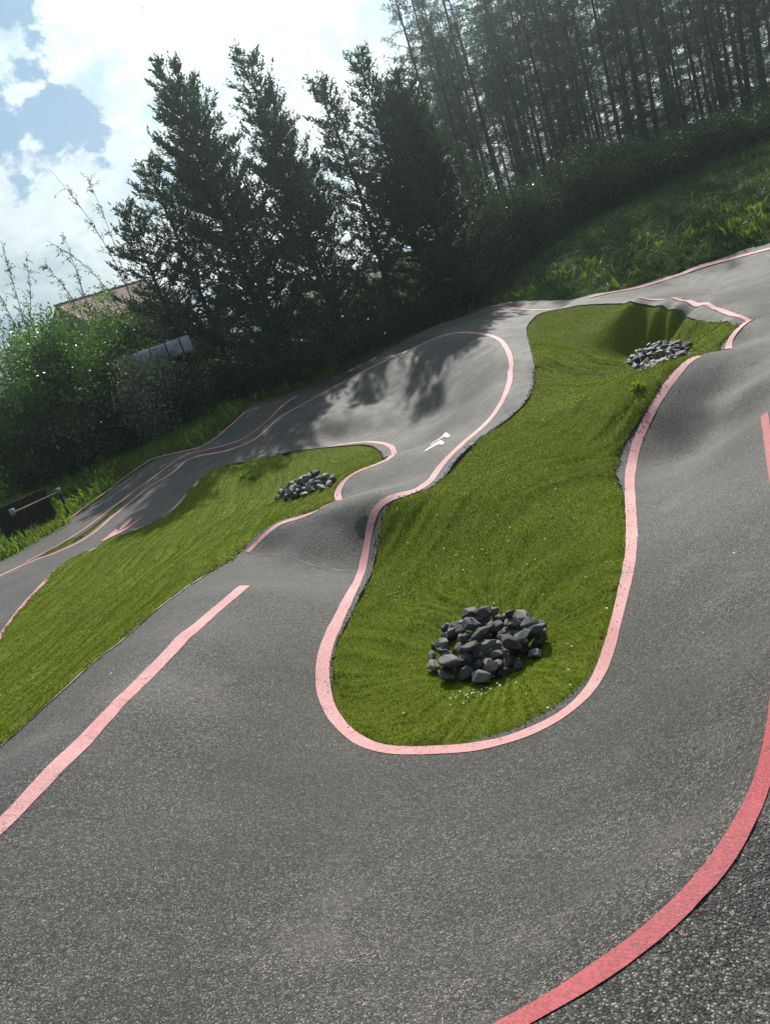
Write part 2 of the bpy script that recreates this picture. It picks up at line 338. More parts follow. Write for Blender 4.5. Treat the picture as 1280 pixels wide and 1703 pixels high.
def asphalt_mat(name='asphalt', cell=164, grn=30, bd=.0055):
    m, nt, b = material(name, .62, .42); p = wpos(nt)
    vor = nt.new('ShaderNodeTexVoronoi'); vor.inputs['Scale'].default_value = cell; vor.feature = 'F1'
    nt.link(p, vor.inputs['Vector'])
    vor2 = nt.new('ShaderNodeTexVoronoi'); vor2.inputs['Scale'].default_value = 42; nt.link(p, vor2.inputs['Vector'])
    big = nt.noise(p, .55, 4, .6); mid = nt.noise(p, 3.2, 5, .65); fine = nt.noise(p, 160, 2, .6)
    grain = nt.noise(p, grn, 6, .85)
    sepc = nt.new('ShaderNodeSeparateColor'); nt.link(vor.outputs['Color'], sepc.inputs[0])
    base = nt.ramp(sepc.outputs[0], [(0, (.020, .020, .020)), (.45, (.047, .046, .044)), (.8, (.108, .104, .098)), (1, (.23, .22, .205))])
    pores = nt.ramp(nt.math('ADD', nt.math('MULTIPLY', grain, .6), nt.math('MULTIPLY', vor.outputs['Distance'], .5)), [(.40, 1.45), (.50, 1.0), (.66, .22)])
    col = nt.mix(1.0, base, pores, 'MULTIPLY')
    tint = nt.ramp(nt.math('ADD', nt.math('MULTIPLY', big, .6), nt.math('MULTIPLY', mid, .4)), [(.36, (.66, .66, .68)), (.5, (1.05, 1.02, 1.0)), (.64, (1.55, 1.48, 1.38))])
    col = nt.mix(1.0, col, tint, 'MULTIPLY')
    gr2 = nt.ramp(nt.noise(p, 55, 3, .8), [(.38, .55), (.5, 1.0), (.62, 1.6)])
    col = nt.mix(.8, col, gr2, 'MULTIPLY')
    # rolled and brushed streaks, a few pale scuffs and dusty spots
    sc = nt.new('ShaderNodeMapping'); sc.inputs['Rotation'].default_value = (0, 0, .5); sc.inputs['Scale'].default_value = (.6, 5, 1); nt.link(p, sc.inputs[0])
    stk = nt.ramp(nt.noise(sc.outputs[0], 1.2, 6, .7), [(.42, .92), (.62, 1.08)])
    col = nt.mix(1.0, col, stk, 'MULTIPLY')
    dust = nt.ramp(nt.noise(p, 1.1, 7, .72), [(.56, 0), (.72, .42)])
    col = nt.mix(dust, col, (.15, .135, .12))
    nt.link(col, b.inputs['Base Color'])
    rg = nt.ramp(mid, [(.3, .54), (.7, .72)]); nt.link(rg, b.inputs['Roughness'])
    hgt = nt.math('ADD', nt.math('MULTIPLY', nt.math('SUBTRACT', 1, vor.outputs['Distance']), .7), nt.math('ADD', nt.math('MULTIPLY', grain, 1.0), nt.math('MULTIPLY', vor2.outputs['Distance'], -.5)))
    bump(nt, b, hgt, 1.0, bd)
    return m
def line_mat(name, c1, c2, wear):
    m, nt, b = material(name, .6, .4); p = wpos(nt)
    vor = nt.new('ShaderNodeTexVoronoi'); vor.inputs['Scale'].default_value = 100; nt.link(p, vor.inputs['Vector'])
    g = nt.noise(p, 36, 6, .85); big = nt.noise(p, 1.3, 4, .6)
    col = nt.mix(nt.ramp(big, [(.35, 0.), (.68, 1.)]), c1, c2)
    sepc = nt.new('ShaderNodeSeparateColor'); nt.link(vor.outputs['Color'], sepc.inputs[0])
    col = nt.mix(1.0, col, nt.ramp(sepc.outputs[1], [(0, .78), (1, 1.12)]), 'MULTIPLY')
    worn = nt.ramp(nt.math('ADD', nt.math('MULTIPLY', g, .55), nt.math('MULTIPLY', nt.noise(p, 5, 4, .7), .45)), [(wear, 0), (wear+.06, .8)])
    col = nt.mix(worn, col, (.06, .055, .055))
    nt.link(col, b.inputs['Base Color'])
    bump(nt, b, nt.math('SUBTRACT', nt.math('MULTIPLY', g, 1.0), nt.math('MULTIPLY', vor.outputs['Distance'], .7)), .7, .005)
    return m
def turf_mat():
    m, nt, b = material('artificial_turf', .85, .06); p = wpos(nt)
    f = nt.noise(p, 75, 4, .75); md = nt.noise(p, 5, 5, .7); bg_ = nt.noise(p, .6, 3, .6)
    col = nt.ramp(f, [(.28, (.030, .045, .004)), (.5, (.108, .142, .012)), (.74, (.215, .25, .035))])
    col = nt.mix(1.0, col, nt.ramp(nt.math('ADD', nt.math('MULTIPLY', md, .5), nt.math('MULTIPLY', bg_, .5)), [(.35, .78), (.65, 1.2)]), 'MULTIPLY')
    nt.link(col, b.inputs['Base Color'])
    bump(nt, b, nt.math('ADD', nt.math('MULTIPLY', f, .5), nt.math('MULTIPLY', md, .8)), .8, .02)
    return m
def leafy(name, lo, hi, dead=None, rough=.6, trans=.3, attr='rnd', spec=.35):
    """foliage: colour picked per leaf from an attribute, light passes through the blades"""
    m, nt, b = material(name, rough, spec)
    at = nt.new('ShaderNodeAttribute'); at.attribute_name = attr
    stops = [(0, lo), (.75, hi)] + ([(.93, hi), (1.0, dead)] if dead else [(1.0, tuple(min(1, c*1.35) for c in hi))])
    c = nt.ramp(at.outputs['Fac'], stops)
    nt.link(c, b.inputs['Base Color'])
    tr = nt.new('ShaderNodeBsdfTranslucent'); nt.link(nt.mix(1.0, c, (1.25, 1.35, .55), 'MULTIPLY'), tr.inputs['Color'])
    ms = nt.new('ShaderNodeMixShader'); ms.inputs[0].default_value = trans
    nt.link(b.outputs[0], ms.inputs[1]); nt.link(tr.outputs[0], ms.inputs[2])
    nt.link(ms.outputs[0], nt.n['Material Output'].inputs['Surface'])
    return m
def soil_mat():
    m, nt, b = material('rough_ground', .95, .1); p = wpos(nt)
    a = nt.noise(p, 1.5, 6, .7); f = nt.noise(p, 24, 5, .75)
    col = nt.ramp(nt.math('ADD', nt.math('MULTIPLY', a, .5), nt.math('MULTIPLY', f, .5)), [(.34, (.018, .026, .010)), (.52, (.040, .062, .018)), (.68, (.085, .082, .045))])
    nt.link(col, b.inputs['Base Color']); bump(nt, b, f, .9, .05)
    return m
M_asph = asphalt_mat(); M_coarse = asphalt_mat('coarse_asphalt', 145, 30, .007)
M_line = line_mat('faded_pink_paint', (.56, .225, .235), (.66, .36, .34), .56)
M_red = line_mat('coral_paint', (.40, .062, .078), (.46, .10, .11), .57)
M_white = line_mat('pale_paint', (.74, .60, .56), (.78, .70, .66), .60)
M_turf = turf_mat()
M_soil = soil_mat()

# ------------------------------------------------------------------ outlines in the ground plane
poly_center = smooth(resample(P2(O_center), .08, True), 2, True)
poly_left = smooth(resample(P2(O_left)+[(-5.0*S, 6.6*S), (-4.5*S, 5.0*S), (-3.6*S, 3.9*S)], .08, True), 2, True)
poly_sliver = smooth(resample(P2(O_sliver), .08, True), 1, True)
_of = P2(T_far)+P2(T_far2)+[(-1.9*S, 21.6*S), (-.6*S, 21.9*S), (1.2*S, 22.3*S), (2.8*S, 22.8*S)]+P2(T_far4)
_of = _of+[(13.5, 17), (15, 14), (15, 6), (14, -5), (-12, -5), (-13, 6), (-10.6, 12.5)]
poly_track = smooth(resample(_of, .16, True), 2, True)
def norm2(a): return a/(np.linalg.norm(a, axis=1)[:, None]+1e-9)
def ragged(P, a):
    k = np.arange(len(P)); t = np.gradient(P, axis=0); t /= np.linalg.norm(t, axis=1)[:, None]+1e-9
    return P+np.stack([-t[:, 1], t[:, 0]], 1)*(a*(fbm(k*.45, k*0+2.2, 3, 17)-.5)*2+a*.6*(rng.random(len(P))-.5))[:, None]
poly_center = ragged(resample(poly_center, .045, True), .016); poly_left = ragged(resample(poly_left, .06, True), .018); poly_track = ragged(poly_track, .05)
ISL = [poly_center, poly_left, poly_sliver]

def grid_pts(x0, x1, y0, y1, d):
    X, Y = np.meshgrid(np.arange(x0, x1, d), np.arange(y0, y1, d*.87), indexing='ij')
    X = X+((np.arange(X.shape[1]) % 2)*d/2)[None, :]
    X = X+rng.uniform(-.12, .12, X.shape)*d; Y = Y+rng.uniform(-.12, .12, Y.shape)*d
    return np.stack([X.ravel(), Y.ravel()], 1)
def triangulate(loops, pts, margin):
    keep = np.ones(len(pts), bool)
    for lp in loops: keep &= seg_dist(pts[:, 0], pts[:, 1], lp) > margin
    pts = pts[keep]
    V = []; E = []
    for lp in loops:
        b = len(V); V += [tuple(p) for p in lp]; E += [(b+i, b+(i+1) % len(lp)) for i in range(len(lp))]
    nb = len(V); V += [tuple(p) for p in pts]
    vo, eo, fo, ov, oe, of_ = delaunay_2d_cdt([Vector(v) for v in V], E, [], 0, 1e-6)
    return np.array([tuple(v) for v in vo]), np.array([f for f in fo if len(f) == 3], int)
def ccw(V, T):
    a, b, c = V[T[:, 0]], V[T[:, 1]], V[T[:, 2]]
    s = (b[:, 0]-a[:, 0])*(c[:, 1]-a[:, 1])-(b[:, 1]-a[:, 1])*(c[:, 0]-a[:, 0])
    T = T.copy(); T[s < 0] = T[s < 0][:, ::-1]; return T[np.abs(s) > 1e-9]
def skirt(lp, zf, depth, outward=0.0):
    n = len(lp); z = zf(lp[:, 0], lp[:, 1])
    V = np.vstack([np.c_[lp, z], np.c_[lp, z-depth]])
    i = np.arange(n); j = (i+1) % n
    return V, np.stack([i, j, j+n, i+n], 1)

# asphalt, cut round the islands so that every edge is a real edge with its own thickness
g1 = grid_pts(-4.5, 7.5, .5, 10.5, .066); g2 = grid_pts(-8, 10, 10.5, 20, .11); g3 = grid_pts(-13, 15, -5, 30, .3)
g3 = g3[~(((g3[:, 0] > -4.4) & (g3[:, 0] < 7.4) & (g3[:, 1] > .6) & (g3[:, 1] < 10.5)) | ((g3[:, 0] > -8) & (g3[:, 0] < 10) & (g3[:, 1] >= 10.4) & (g3[:, 1] < 20)))]
gg = np.vstack([g1, g2, g3]); gg = gg[inpoly(gg[:, 0], gg[:, 1], poly_track)]
for lp in ISL: gg = gg[~inpoly(gg[:, 0], gg[:, 1], lp)]
V2, T = triangulate([poly_track]+ISL, gg, .035)
T = ccw(V2, T); cx, cy = V2[T].mean(1).T
ok = inpoly(cx, cy, poly_track)
for lp in ISL: ok &= ~inpoly(cx, cy, lp)
T = T[ok]
def Hasph(x, y):   # hand-laid asphalt is never quite even
    return Hh(x, y)+.010*(fbm(x*1.3, y*1.3, 3, 5)-.5)+.004*(vnoise(x*5, y*5, 9)-.5)
track = mesh_obj('asphalt_track', np.c_[V2, Hasph(V2[:, 0], V2[:, 1])], T, M_asph, smooth=True)
tag(track, 'grey asphalt pump track rolling in humps and banked turns round the turf islands', kind='structure')
for lp in [poly_track]+ISL:
    Vs, Fs = skirt(lp, Hasph, .16)
    Vs[len(lp):, 2] += 0
    mesh_obj('asphalt_edge', Vs, Fs, M_asph, track)

# the rougher surfacing outside the near rim, edge hidden below the red line
_sp = np.vstack([trace(T_lipR)[::2], np.array([(3.9, 7.0), (5.5, 6.2), (5.5, -1.5), (-1.2, -1.5), (-.9, .9)])]); _sp = resample(_sp, .06, True)
_si = grid_pts(-1.2, 5.5, -1.5, 7.2, .07); _si = _si[inpoly(_si[:, 0], _si[:, 1], _sp)]
_sv, _st = triangulate([_sp], _si, .03); _st = ccw(_sv, _st); _sc = _sv[_st].mean(1); _st = _st[inpoly(_sc[:, 0], _sc[:, 1], _sp)]
tag(mesh_obj('asphalt_shoulder', np.c_[_sv, Hasph(_sv[:, 0], _sv[:, 1])+.004], _st, M_coarse, smooth=True), 'coarser dark asphalt outside the red line of the near turn', kind='structure')

# ------------------------------------------------------------------ painted lines
def ribbon(path, width, mat, name='painted_line', label=None, lift=.004, taper=False, rag=.12):
    P = path; t = np.gradient(P, axis=0); t /= np.linalg.norm(t, axis=1)[:, None]+1e-9
    nrm = np.stack([-t[:, 1], t[:, 0]], 1); n = len(P); rows = []
    wj = width*.5*(1+rag*(fbm(np.arange(n)*.35, np.full(n, 3.1), 3, int(width*999))-.5)*2)
    offs = (-1, -.34, .34, 1)
    for o in offs:
        q = P+nrm*(wj*o)[:, None]; rows.append(np.c_[q, Hasph(q[:, 0], q[:, 1])+lift])
    V = np.stack(rows, 1).reshape(-1, 3); k = len(offs); F = []
    for i in range(n-1):
        for j in range(k-1): F.append((i*k+j, (i+1)*k+j, (i+1)*k+j+1, i*k+j+1))
    o = mesh_obj(name, V, np.array(F)[:, ::-1], mat, track, smooth=True)
    if label: o['label'] = label
    return o
LW = .088*S
ribbon(trace(T_lipL), LW, M_line, label='faded pink line ending square on the left rim of the near banked turn')
ribbon(trace(T_lipR), LW*.68, M_red, label='coral red line along the near rim of the banked turn', lift=.008)
ribbon(trace(T_R1, T_R1b, T_R1l, T_R1c, it=8), LW, M_line, label='long pink line rounding the centre turf island and the far banked bowl')
ribbon(trace(T_R2, T_R2b), LW*.75, M_line, lift=.012)
ribbon(trace(T_R3, T_R3b), LW*.75, M_line, lift=.012)
ribbon(trace(T_S3, T_S2, it=6), LW, M_line, lift=.012)
ribbon(trace(T_S4), LW*1.1, M_line, lift=.012)
ribbon(trace(T_S5), LW*1.1, M_line, label='pale pink line along the rim of the far right turn', lift=.014)
ribbon(trace(T_I1, T_I2, T_I3), LW, M_line, label='pale line rounding the tip of the left turf island')
ribbon(trace(T_L8, it=3), LW, M_line); ribbon(trace(T_L8b, it=4), LW, M_line)

# pale ribbons drawn along the creases at the feet of the humps
M_crease = line_mat('pale_crease', (.17, .16, .15), (.20, .19, .175), .47)
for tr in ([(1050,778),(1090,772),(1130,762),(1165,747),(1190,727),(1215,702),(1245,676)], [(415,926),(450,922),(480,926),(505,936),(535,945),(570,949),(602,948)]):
    ribbon(trace(crv(tr)), .016, M_crease, 'crease_line', 'pale line along the crease at the foot of a hump', .003, rag=.9)

def mark(px, mat, label):
    """a flat painted figure on the track"""
    q = hit(px)[:, :2]; q = resample(q, .05, True); c = q.mean(0)
    inner = grid_pts(q[:, 0].min(), q[:, 0].max(), q[:, 1].min(), q[:, 1].max(), .06)
    inner = inner[inpoly(inner[:, 0], inner[:, 1], q)]
    V, Tt = triangulate([q], inner, .02); Tt = ccw(V, Tt); cc = V[Tt].mean(1); Tt = Tt[inpoly(cc[:, 0], cc[:, 1], q)]
    o = mesh_obj('painted_arrow', np.c_[V, Hasph(V[:, 0], V[:, 1])+.008], Tt, mat, track); o['label'] = label
mark([(715,741),(739,721),(742,719.5),(749,725),(745,729),(738,727),(717,740.5)], M_white, 'white chevron in front of the far bowl')
mark([(705,752),(729,734.5),(732.5,732.5),(739.5,737),(736,741),(729,739.5),(708,751.5)], M_white, 'white chevron nearer the hump')
mark([(167.5,901),(193,880),(196,880.5),(195,884),(201,882.5),(214,876),(240.6,854.7),(216,877.5),(203,886),(185,894),(172,900.5)], M_line, 'long faded pink arrow')
mark([(198.5,882),(207,870.6),(220,860),(219,865),(216,869),(213,873),(207,877),(200,881.5)], M_line, 'short faded pink arrow')
M_edge = line_mat('pale_backing', (.34, .36, .30), (.5, .5, .44), .50)
E1 = smooth(resample(P2([(0,1243),(27,1220),(78,1173),(117,1138),(164,1097),(219,1052),(273,1005),(312,976),(345,955)]), .04), 3)
ribbon(E1, .022, M_edge, 'turf_backing_edge', 'frayed pale edge of the turf along the near left island', .009, rag=.9)

# ------------------------------------------------------------------ turf islands
def fold(x, y, th, across, along, seed):
    u = x*math.cos(th)+y*math.sin(th); v = -x*math.sin(th)+y*math.cos(th)
    wv = fbm(u*.7, v*.7, 2, seed+40)*1.6
    r = fbm(u*along, (v+wv*.35)*across, 3, seed)
    return 1-np.abs(2*r-1)*2.4
hol = at_y(1075, 580, 13.6*S)[:2]
stone_c = at_z(818, 1080, 0)[:2]
def Hturf(x, y):
    x = np.asarray(x, float); y = np.asarray(y, float); z = Hh(x, y)-.012
    z = z+.022*(fbm(x*1.1, y*1.1, 3, 21)-.5)
    # creases thrown by the laid carpet: rings round the hollow, rays from the near stones, streaks on the left island
    dx, dy = x-hol[0], y-hol[1]; d = np.hypot(dx, dy); an = np.arctan2(dy, dx)
    ring = 1-np.abs(2*fbm((d+.5*fbm(x*.8, y*.8, 2, 3))*4.6, an*1.3+7, 3, 31)-1)*2.2
    z = z+np.clip(ring, -1, 1)*.06*np.exp(-((d-2.3)/1.7)**2)/(1+np.exp((dy+.2)*4))
    dx, dy = x-stone_c[0], y-stone_c[1]; d2 = np.hypot(dx, dy); an = np.arctan2(dy, dx)
    ray = 1-np.abs(2*fbm(an*5.5+3*fbm(x, y, 2, 8), d2*.7, 3, 33)-1)*2.2
    z = z+np.clip(ray, -1, 1)*.026*np.exp(-((d2-1.1)/.75)**2)
    lm = 1/(1+np.exp((x+1.3-.0*y)*5))
    z = z+lm*np.clip(fold(x, y, R(84), 4.2, .3, 35), -1, 1)*.055
    cm = (1-lm)*np.exp(-((y-9.2)/2.2)**2)
    z = z+cm*np.clip(fold(x, y, R(35), 3.0, .5, 37), -1, 1)*.050
    return z
def island(poly, d0, d1, label):
    x0, y0 = poly.min(0); x1, y1 = poly.max(0)
    g = np.vstack([grid_pts(x0, x1, y0, min(10.5, y1), d0) if y0 < 10.5 else np.zeros((0, 2)), grid_pts(x0, x1, max(10.5, y0), y1, d1) if y1 > 10.5 else np.zeros((0, 2))])
    g = g[inpoly(g[:, 0], g[:, 1], poly)]
    V, Tt = triangulate([poly], g, d0*.4); Tt = ccw(V, Tt); c = V[Tt].mean(1); Tt = Tt[inpoly(c[:, 0], c[:, 1], poly)]
    z = Hturf(V[:, 0], V[:, 1]); ed = seg_dist(V[:, 0], V[:, 1], poly)
    z = z-.022*np.exp(-(ed/.05)**2)
    o = mesh_obj('turf', np.c_[V, z], Tt, M_turf, smooth=True)
    return tag(o, label, kind='structure')
island(poly_center, .05, .065, 'green artificial turf of the centre island, creased round a deep hollow')
island(poly_left, .055, .075, 'green artificial turf of the left island with long creases')
island(poly_sliver, .08, .08, 'narrow strip of turf between the two far lanes')

# ------------------------------------------------------------------ rough ground out to the horizon
def graded(c0, c1, d, far):
    a = list(np.arange(c0, c1, d)); s = d
    while a[-1] < far: s *= 1.22; a.append(a[-1]+s)
    s = d; b = [a[0]]
    while b[-1] > -far: s *= 1.22; b.append(b[-1]-s)
    return np.array(b[:0:-1]+a)
def Hrough(x, y):
    z = Hh(x, y)
    k = np.clip((np.hypot(x, y)-60)/60, 0, 1); z = z*(1-k)+k*(-.5)
    near = np.clip(seg_dist(x, y, poly_track)/2.0, 0, 1)*(~inpoly(x, y, poly_track))
    z = z+near*.30*(fbm(x*.45, y*.45, 4, 61)-.5)+near*.10*(fbm(x*2.1, y*2.1, 3, 62)-.5)
    return np.where(inpoly(x, y, poly_track), z-.35, z-.03)
gx = graded(-16, 26, .28, 2500); gy = graded(-8, 42, .28, 2500)
X, Y = np.meshgrid(gx, gy, indexing='ij'); nx, ny = X.shape
Z = Hrough(X.ravel(), Y.ravel())
i, j = np.meshgrid(np.arange(nx-1), np.arange(ny-1), indexing='ij'); a = (i*ny+j).ravel()
ground = mesh_obj('ground', np.c_[X.ravel(), Y.ravel(), Z], np.stack([a, a+ny, a+ny+1, a+1], 1), M_soil, smooth=True)
tag(ground, 'rough grassy ground and bank round the track', kind='structure')

# ------------------------------------------------------------------ leaves, stems, stones
def norm(a): return a/(np.linalg.norm(a, axis=-1, keepdims=True)+1e-9)
def leaf_arrays(C, D, L, Wd, kind='quad', flat=None):
    """n leaves starting at C, pointing along D; flat: preferred face normal"""
    n = len(C); D = norm(D)
    ref = rng.normal(size=(n, 3)) if flat is None else flat+rng.normal(size=(n, 3))*.45
    side = norm(np.cross(D, ref)); L = np.broadcast_to(L, n)[:, None]; Wd = np.broadcast_to(Wd, n)[:, None]
    if kind == 'tri':
        V = np.stack([C-side*Wd*.5, C+side*Wd*.5, C+D*L], 1); k = 3
    else:
        up = norm(np.cross(side, D))
        m = C+D*L*.45+up*L*.06
        V = np.stack([C, m-side*Wd*.5, C+D*L, m+side*Wd*.5], 1); k = 4
    return V.reshape(-1, 3), np.arange(n*k).reshape(n, k)
def leaf_obj(name, V, Fc, rnd, mat, parent=None):
    o = mesh_obj(name, V, Fc, mat, parent)
    at = o.data.attributes.new('rnd', 'FLOAT', 'FACE')
    at.data.foreach_set('value', np.asarray(rnd, np.float32)[:len(o.data.polygons)])
    return o
class Tubes:
    def __init__(s): s.V = []; s.F = []; s.n = 0
    def add(s, P, rad, k=5):
        P = np.asarray(P, float); n = len(P); rad = np.broadcast_to(rad, n)
        t = np.gradient(P, axis=0); t = norm(t)
        a = np.array([1., 0, 0]) if abs(t[:, 0]).mean() < .8 else np.array([0, 1., 0])
        u = norm(np.cross(t, a)); v = np.cross(t, u); an = np.arange(k)*2*math.pi/k
        ring = P[:, None]+rad[:, None, None]*(np.cos(an)[None, :, None]*u[:, None]+np.sin(an)[None, :, None]*v[:, None])
        s.V.append(ring.reshape(-1, 3)); b = s.n
        i, j = np.meshgrid(np.arange(n-1), np.arange(k), indexing='ij'); i = i.ravel(); j = j.ravel(); j2 = (j+1) % k
        s.F.append(np.stack([b+i*k+j, b+i*k+j2, b+(i+1)*k+j2, b+(i+1)*k+j], 1)); s.n += n*k
    def build(s, name, mat, parent=None, sm=True):
        return mesh_obj(name, np.vstack(s.V), np.vstack(s.F), mat, parent, smooth=sm)

def bark_mat():
    m, nt, b = material('bark', .9, .15); tcd = nt.new('ShaderNodeTexCoord')
    mp_ = nt.new('ShaderNodeMapping'); mp_.inputs['Scale'].default_value = (6, 6, 1.2); nt.link(tcd.outputs['Object'], mp_.inputs[0])
    f = nt.noise(mp_.outputs[0], 3, 5, .7)
    nt.link(nt.ramp(f, [(.3, (.022, .017, .013)), (.7, (.105, .080, .062))]), b.inputs['Base Color']); bump(nt, b, f, .8, .03); return m
M_bark = bark_mat()
def bark_pale():
    m, nt, b = material('pale_bark', .9, .15); f = nt.noise(wpos(nt), 9, 4, .7)
    nt.link(nt.ramp(f, [(.3, (.07, .055, .045)), (.7, (.17, .135, .11))]), b.inputs['Base Color']); return m
M_twig = bark_pale()
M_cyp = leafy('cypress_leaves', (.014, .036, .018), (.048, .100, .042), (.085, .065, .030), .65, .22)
M_pine = leafy('pine_needles', (.016, .038, .022), (.052, .100, .050), (.14, .085, .055), .7, .28)
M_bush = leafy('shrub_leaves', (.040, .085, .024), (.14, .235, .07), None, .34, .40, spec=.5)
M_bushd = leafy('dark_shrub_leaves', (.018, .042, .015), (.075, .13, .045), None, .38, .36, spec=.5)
M_silver = leafy('silver_leaves', (.12, .15, .10), (.34, .38, .29), None, .5, .25)
M_bright = leafy('yellow_green_leaves', (.13, .20, .02), (.30, .42, .05), None, .5, .4)
M_brown = leafy('brown_twig_leaves', (.050, .042, .026), (.11, .095, .055), None, .7, .2)
M_grass = leafy('grass_blades', (.070, .12, .018), (.24, .34, .055), (.30, .27, .13), .6, .45)
M_grassd = leafy('bank_grass_blades', (.030, .062, .018), (.095, .165, .045), (.13, .15, .07), .6, .3)
M_blade = leafy('turf_blades', (.075, .102, .008), (.19, .24, .022), (.27, .30, .07), .7, .30, spec=.08)

# stones: angular hulls, a few shapes shared by every stone
def stone_mat():
    m, nt, b = material('basalt', .5, .5); oi = nt.new('ShaderNodeObjectInfo'); tcd = nt.new('ShaderNodeTexCoord')
    f = nt.noise(tcd.outputs['Object'], 26, 5, .75); g = nt.noise(tcd.outputs['Object'], 6, 3, .6)
    c = nt.ramp(oi.outputs['Random'], [(0, (.018, .019, .022)), (.45, (.060, .062, .066)), (.8, (.17, .168, .162)), (.95, (.20, .16, .135)), (1, (.20, .16, .135))])
    c = nt.mix(1.0, c, nt.ramp(f, [(.3, .5), (.7, 1.5)]), 'MULTIPLY')
    c = nt.mix(nt.ramp(g, [(.55, 0), (.75, .5)]), c, (.16, .145, .13))
    nt.link(c, b.inputs['Base Color']); bump(nt, b, f, .6, .012); return m
M_stone = stone_mat()
import bmesh
def stone_mesh(seed):
    r = np.random.default_rng(seed); bm = bmesh.new()
    sc = np.array([1, r.uniform(.62, .92), r.uniform(.42, .72)])
    for _ in range(r.integers(13, 22)):
        p = norm(r.normal(size=3))*r.uniform(.74, 1.08)*sc; bm.verts.new(tuple(p*.5))
    res = bmesh.ops.convex_hull(bm, input=bm.verts); bmesh.ops.delete(bm, geom=[v for v in bm.verts if not v.link_faces], context='VERTS')
    bmesh.ops.bevel(bm, geom=list(bm.edges), offset=.022, segments=1, affect='EDGES', profile=.5)
    me = bpy.data.meshes.new('stone'); bm.to_mesh(me); bm.free(); me.materials.append(M_stone); return me
STONES = [stone_mesh(100+i) for i in range(16)]
def stone_pile(outline, size, gap, label, seed, crownz=.10):
    r = np.random.default_rng(seed)
    q = hit(outline)[:, :2]; c = q.mean(0); q = smooth(resample(c+(q-c)*.97, .05, True), 2, True)
    c = q.mean(0); root = thing('stone_pile', label, 'stone pile', (c[0], c[1], H1(*c)), 'piles of dark stones on the turf')
    x0, y0 = q.min(0); x1, y1 = q.max(0); n = 0
    for layer, (shr, gp) in enumerate(((1.0, gap), (.84, gap*1.06), (.56, gap*1.15))):
        P = []
        qq = c+(q-c)*shr
        for _ in range(4000):
            p = np.array([r.uniform(x0, x1), r.uniform(y0, y1)])
            if all(np.hypot(*(p-a)) > gp*r.uniform(.92, 1.1) for a in P): P.append(p)
        P = [p for p in P if inpoly(p[0:1], p[1:2], qq)[0]]
        for p in P:
            s = size*float(np.clip(r.normal(.95, .28), .5, 1.55))
            o = bpy.data.objects.new('stone', STONES[r.integers(len(STONES))]); link(o, root)
            ed = float(seg_dist(p[0:1], p[1:2], q)[0])
            z = float(Hturf(p[0:1], p[1:2])[0])+s*.24+layer*size*.50*min(1, ed/(size*.9))
            o.location = (p[0]-c[0], p[1]-c[1], z-H1(*c)); o.scale = (s, s, s*.95)
            o.rotation_euler = (r.normal()*.30, r.normal()*.30, r.uniform(0, 6.28)); n += 1
    return n
n1 = stone_pile([(713,1092),(718,1064),(745,1046),(775,1034),(815,1024),(850,1014),(885,1020),(915,1045),(925,1068),(905,1095),(880,1112),(835,1132),(790,1144),(755,1142),(725,1130)], .165, .100, 'large near pile of dark grey stones at the front of the centre island', 3)
n2 = stone_pile([(460,834),(468,824),(500,808),(520,799),(545,796),(559,800),(552,812),(525,822),(495,831),(475,836)], .17, .13, 'small long pile of dark stones on the left island beside the hump', 4)
n3 = stone_pile([(1030,609),(1045,598),(1070,588),(1095,578),(1120,573),(1148,576),(1144,586),(1115,597),(1085,607),(1050,611)], .18, .135, 'pile of dark stones at the bottom of the far turf hollow', 5)
print('stones', n1, n2, n3)

# ------------------------------------------------------------------ turf pile: short blades standing on the carpet
def turf_blades(poly, ymin, ymax, dens, h, wd, xr=None):
    x0, y0 = poly.min(0); x1, y1 = poly.max(0); y0 = max(y0, ymin); y1 = min(y1, ymax)
    if xr: x0, x1 = max(x0, xr[0]), min(x1, xr[1])
    n = int((x1-x0)*(y1-y0)*dens); P = rng.uniform((x0, y0), (x1, y1), (n, 2)); P = P[inpoly(P[:, 0], P[:, 1], poly)]
    # keep the ones inside the frame plus a margin
    z = Hturf(P[:, 0], P[:, 1])-.022*np.exp(-(seg_dist(P[:, 0], P[:, 1], poly)/.05)**2)
    C = np.c_[P, z-.003]; n = len(C)
    lean = np.stack([fbm(P[:, 0]*2.2, P[:, 1]*2.2, 2, 71)-.5, fbm(P[:, 0]*2.2+9, P[:, 1]*2.2, 2, 72)-.5], 1)*1.8
    D = np.c_[lean+rng.normal(size=(n, 2))*.55, np.full(n, .9)]
    V, F_ = leaf_arrays(C, D, h*rng.uniform(.6, 1.25, n), wd, 'tri')
    rn = np.clip(.55*fbm(P[:, 0]*3, P[:, 1]*3, 3, 73)+.55*rng.random(n)-.05, 0, 1)
    return V, F_, rn
def join(parts):
    Vs, Fs, Rs, b = [], [], [], 0
    for V, F_, r_ in parts: Vs.append(V); Fs.append(F_+b); Rs.append(r_); b += len(V)
    return np.vstack(Vs), np.vstack(Fs), np.concatenate(Rs)
tp = [turf_blades(poly_center, 0, 6.6, 15000, .015, .0058), turf_blades(poly_center, 6.6, 10.5, 7500, .017, .009), turf_blades(poly_center, 10.5, 21, 2600, .019, .014),
      turf_blades(poly_left, 0, 8.5, 7500, .016, .008, (-4.6, 1)), turf_blades(poly_left, 8.5, 13, 3500, .017, .011), turf_blades(poly_left, 13, 21, 1700, .019, .016), turf_blades(poly_sliver, 0, 30, 2500, .03, .02)]
o = leaf_obj('turf_blades', *join(tp), M_blade); tag(o, 'short upright blades of the artificial turf', kind='stuff'); print('turf tris', len(o.data.polygons))

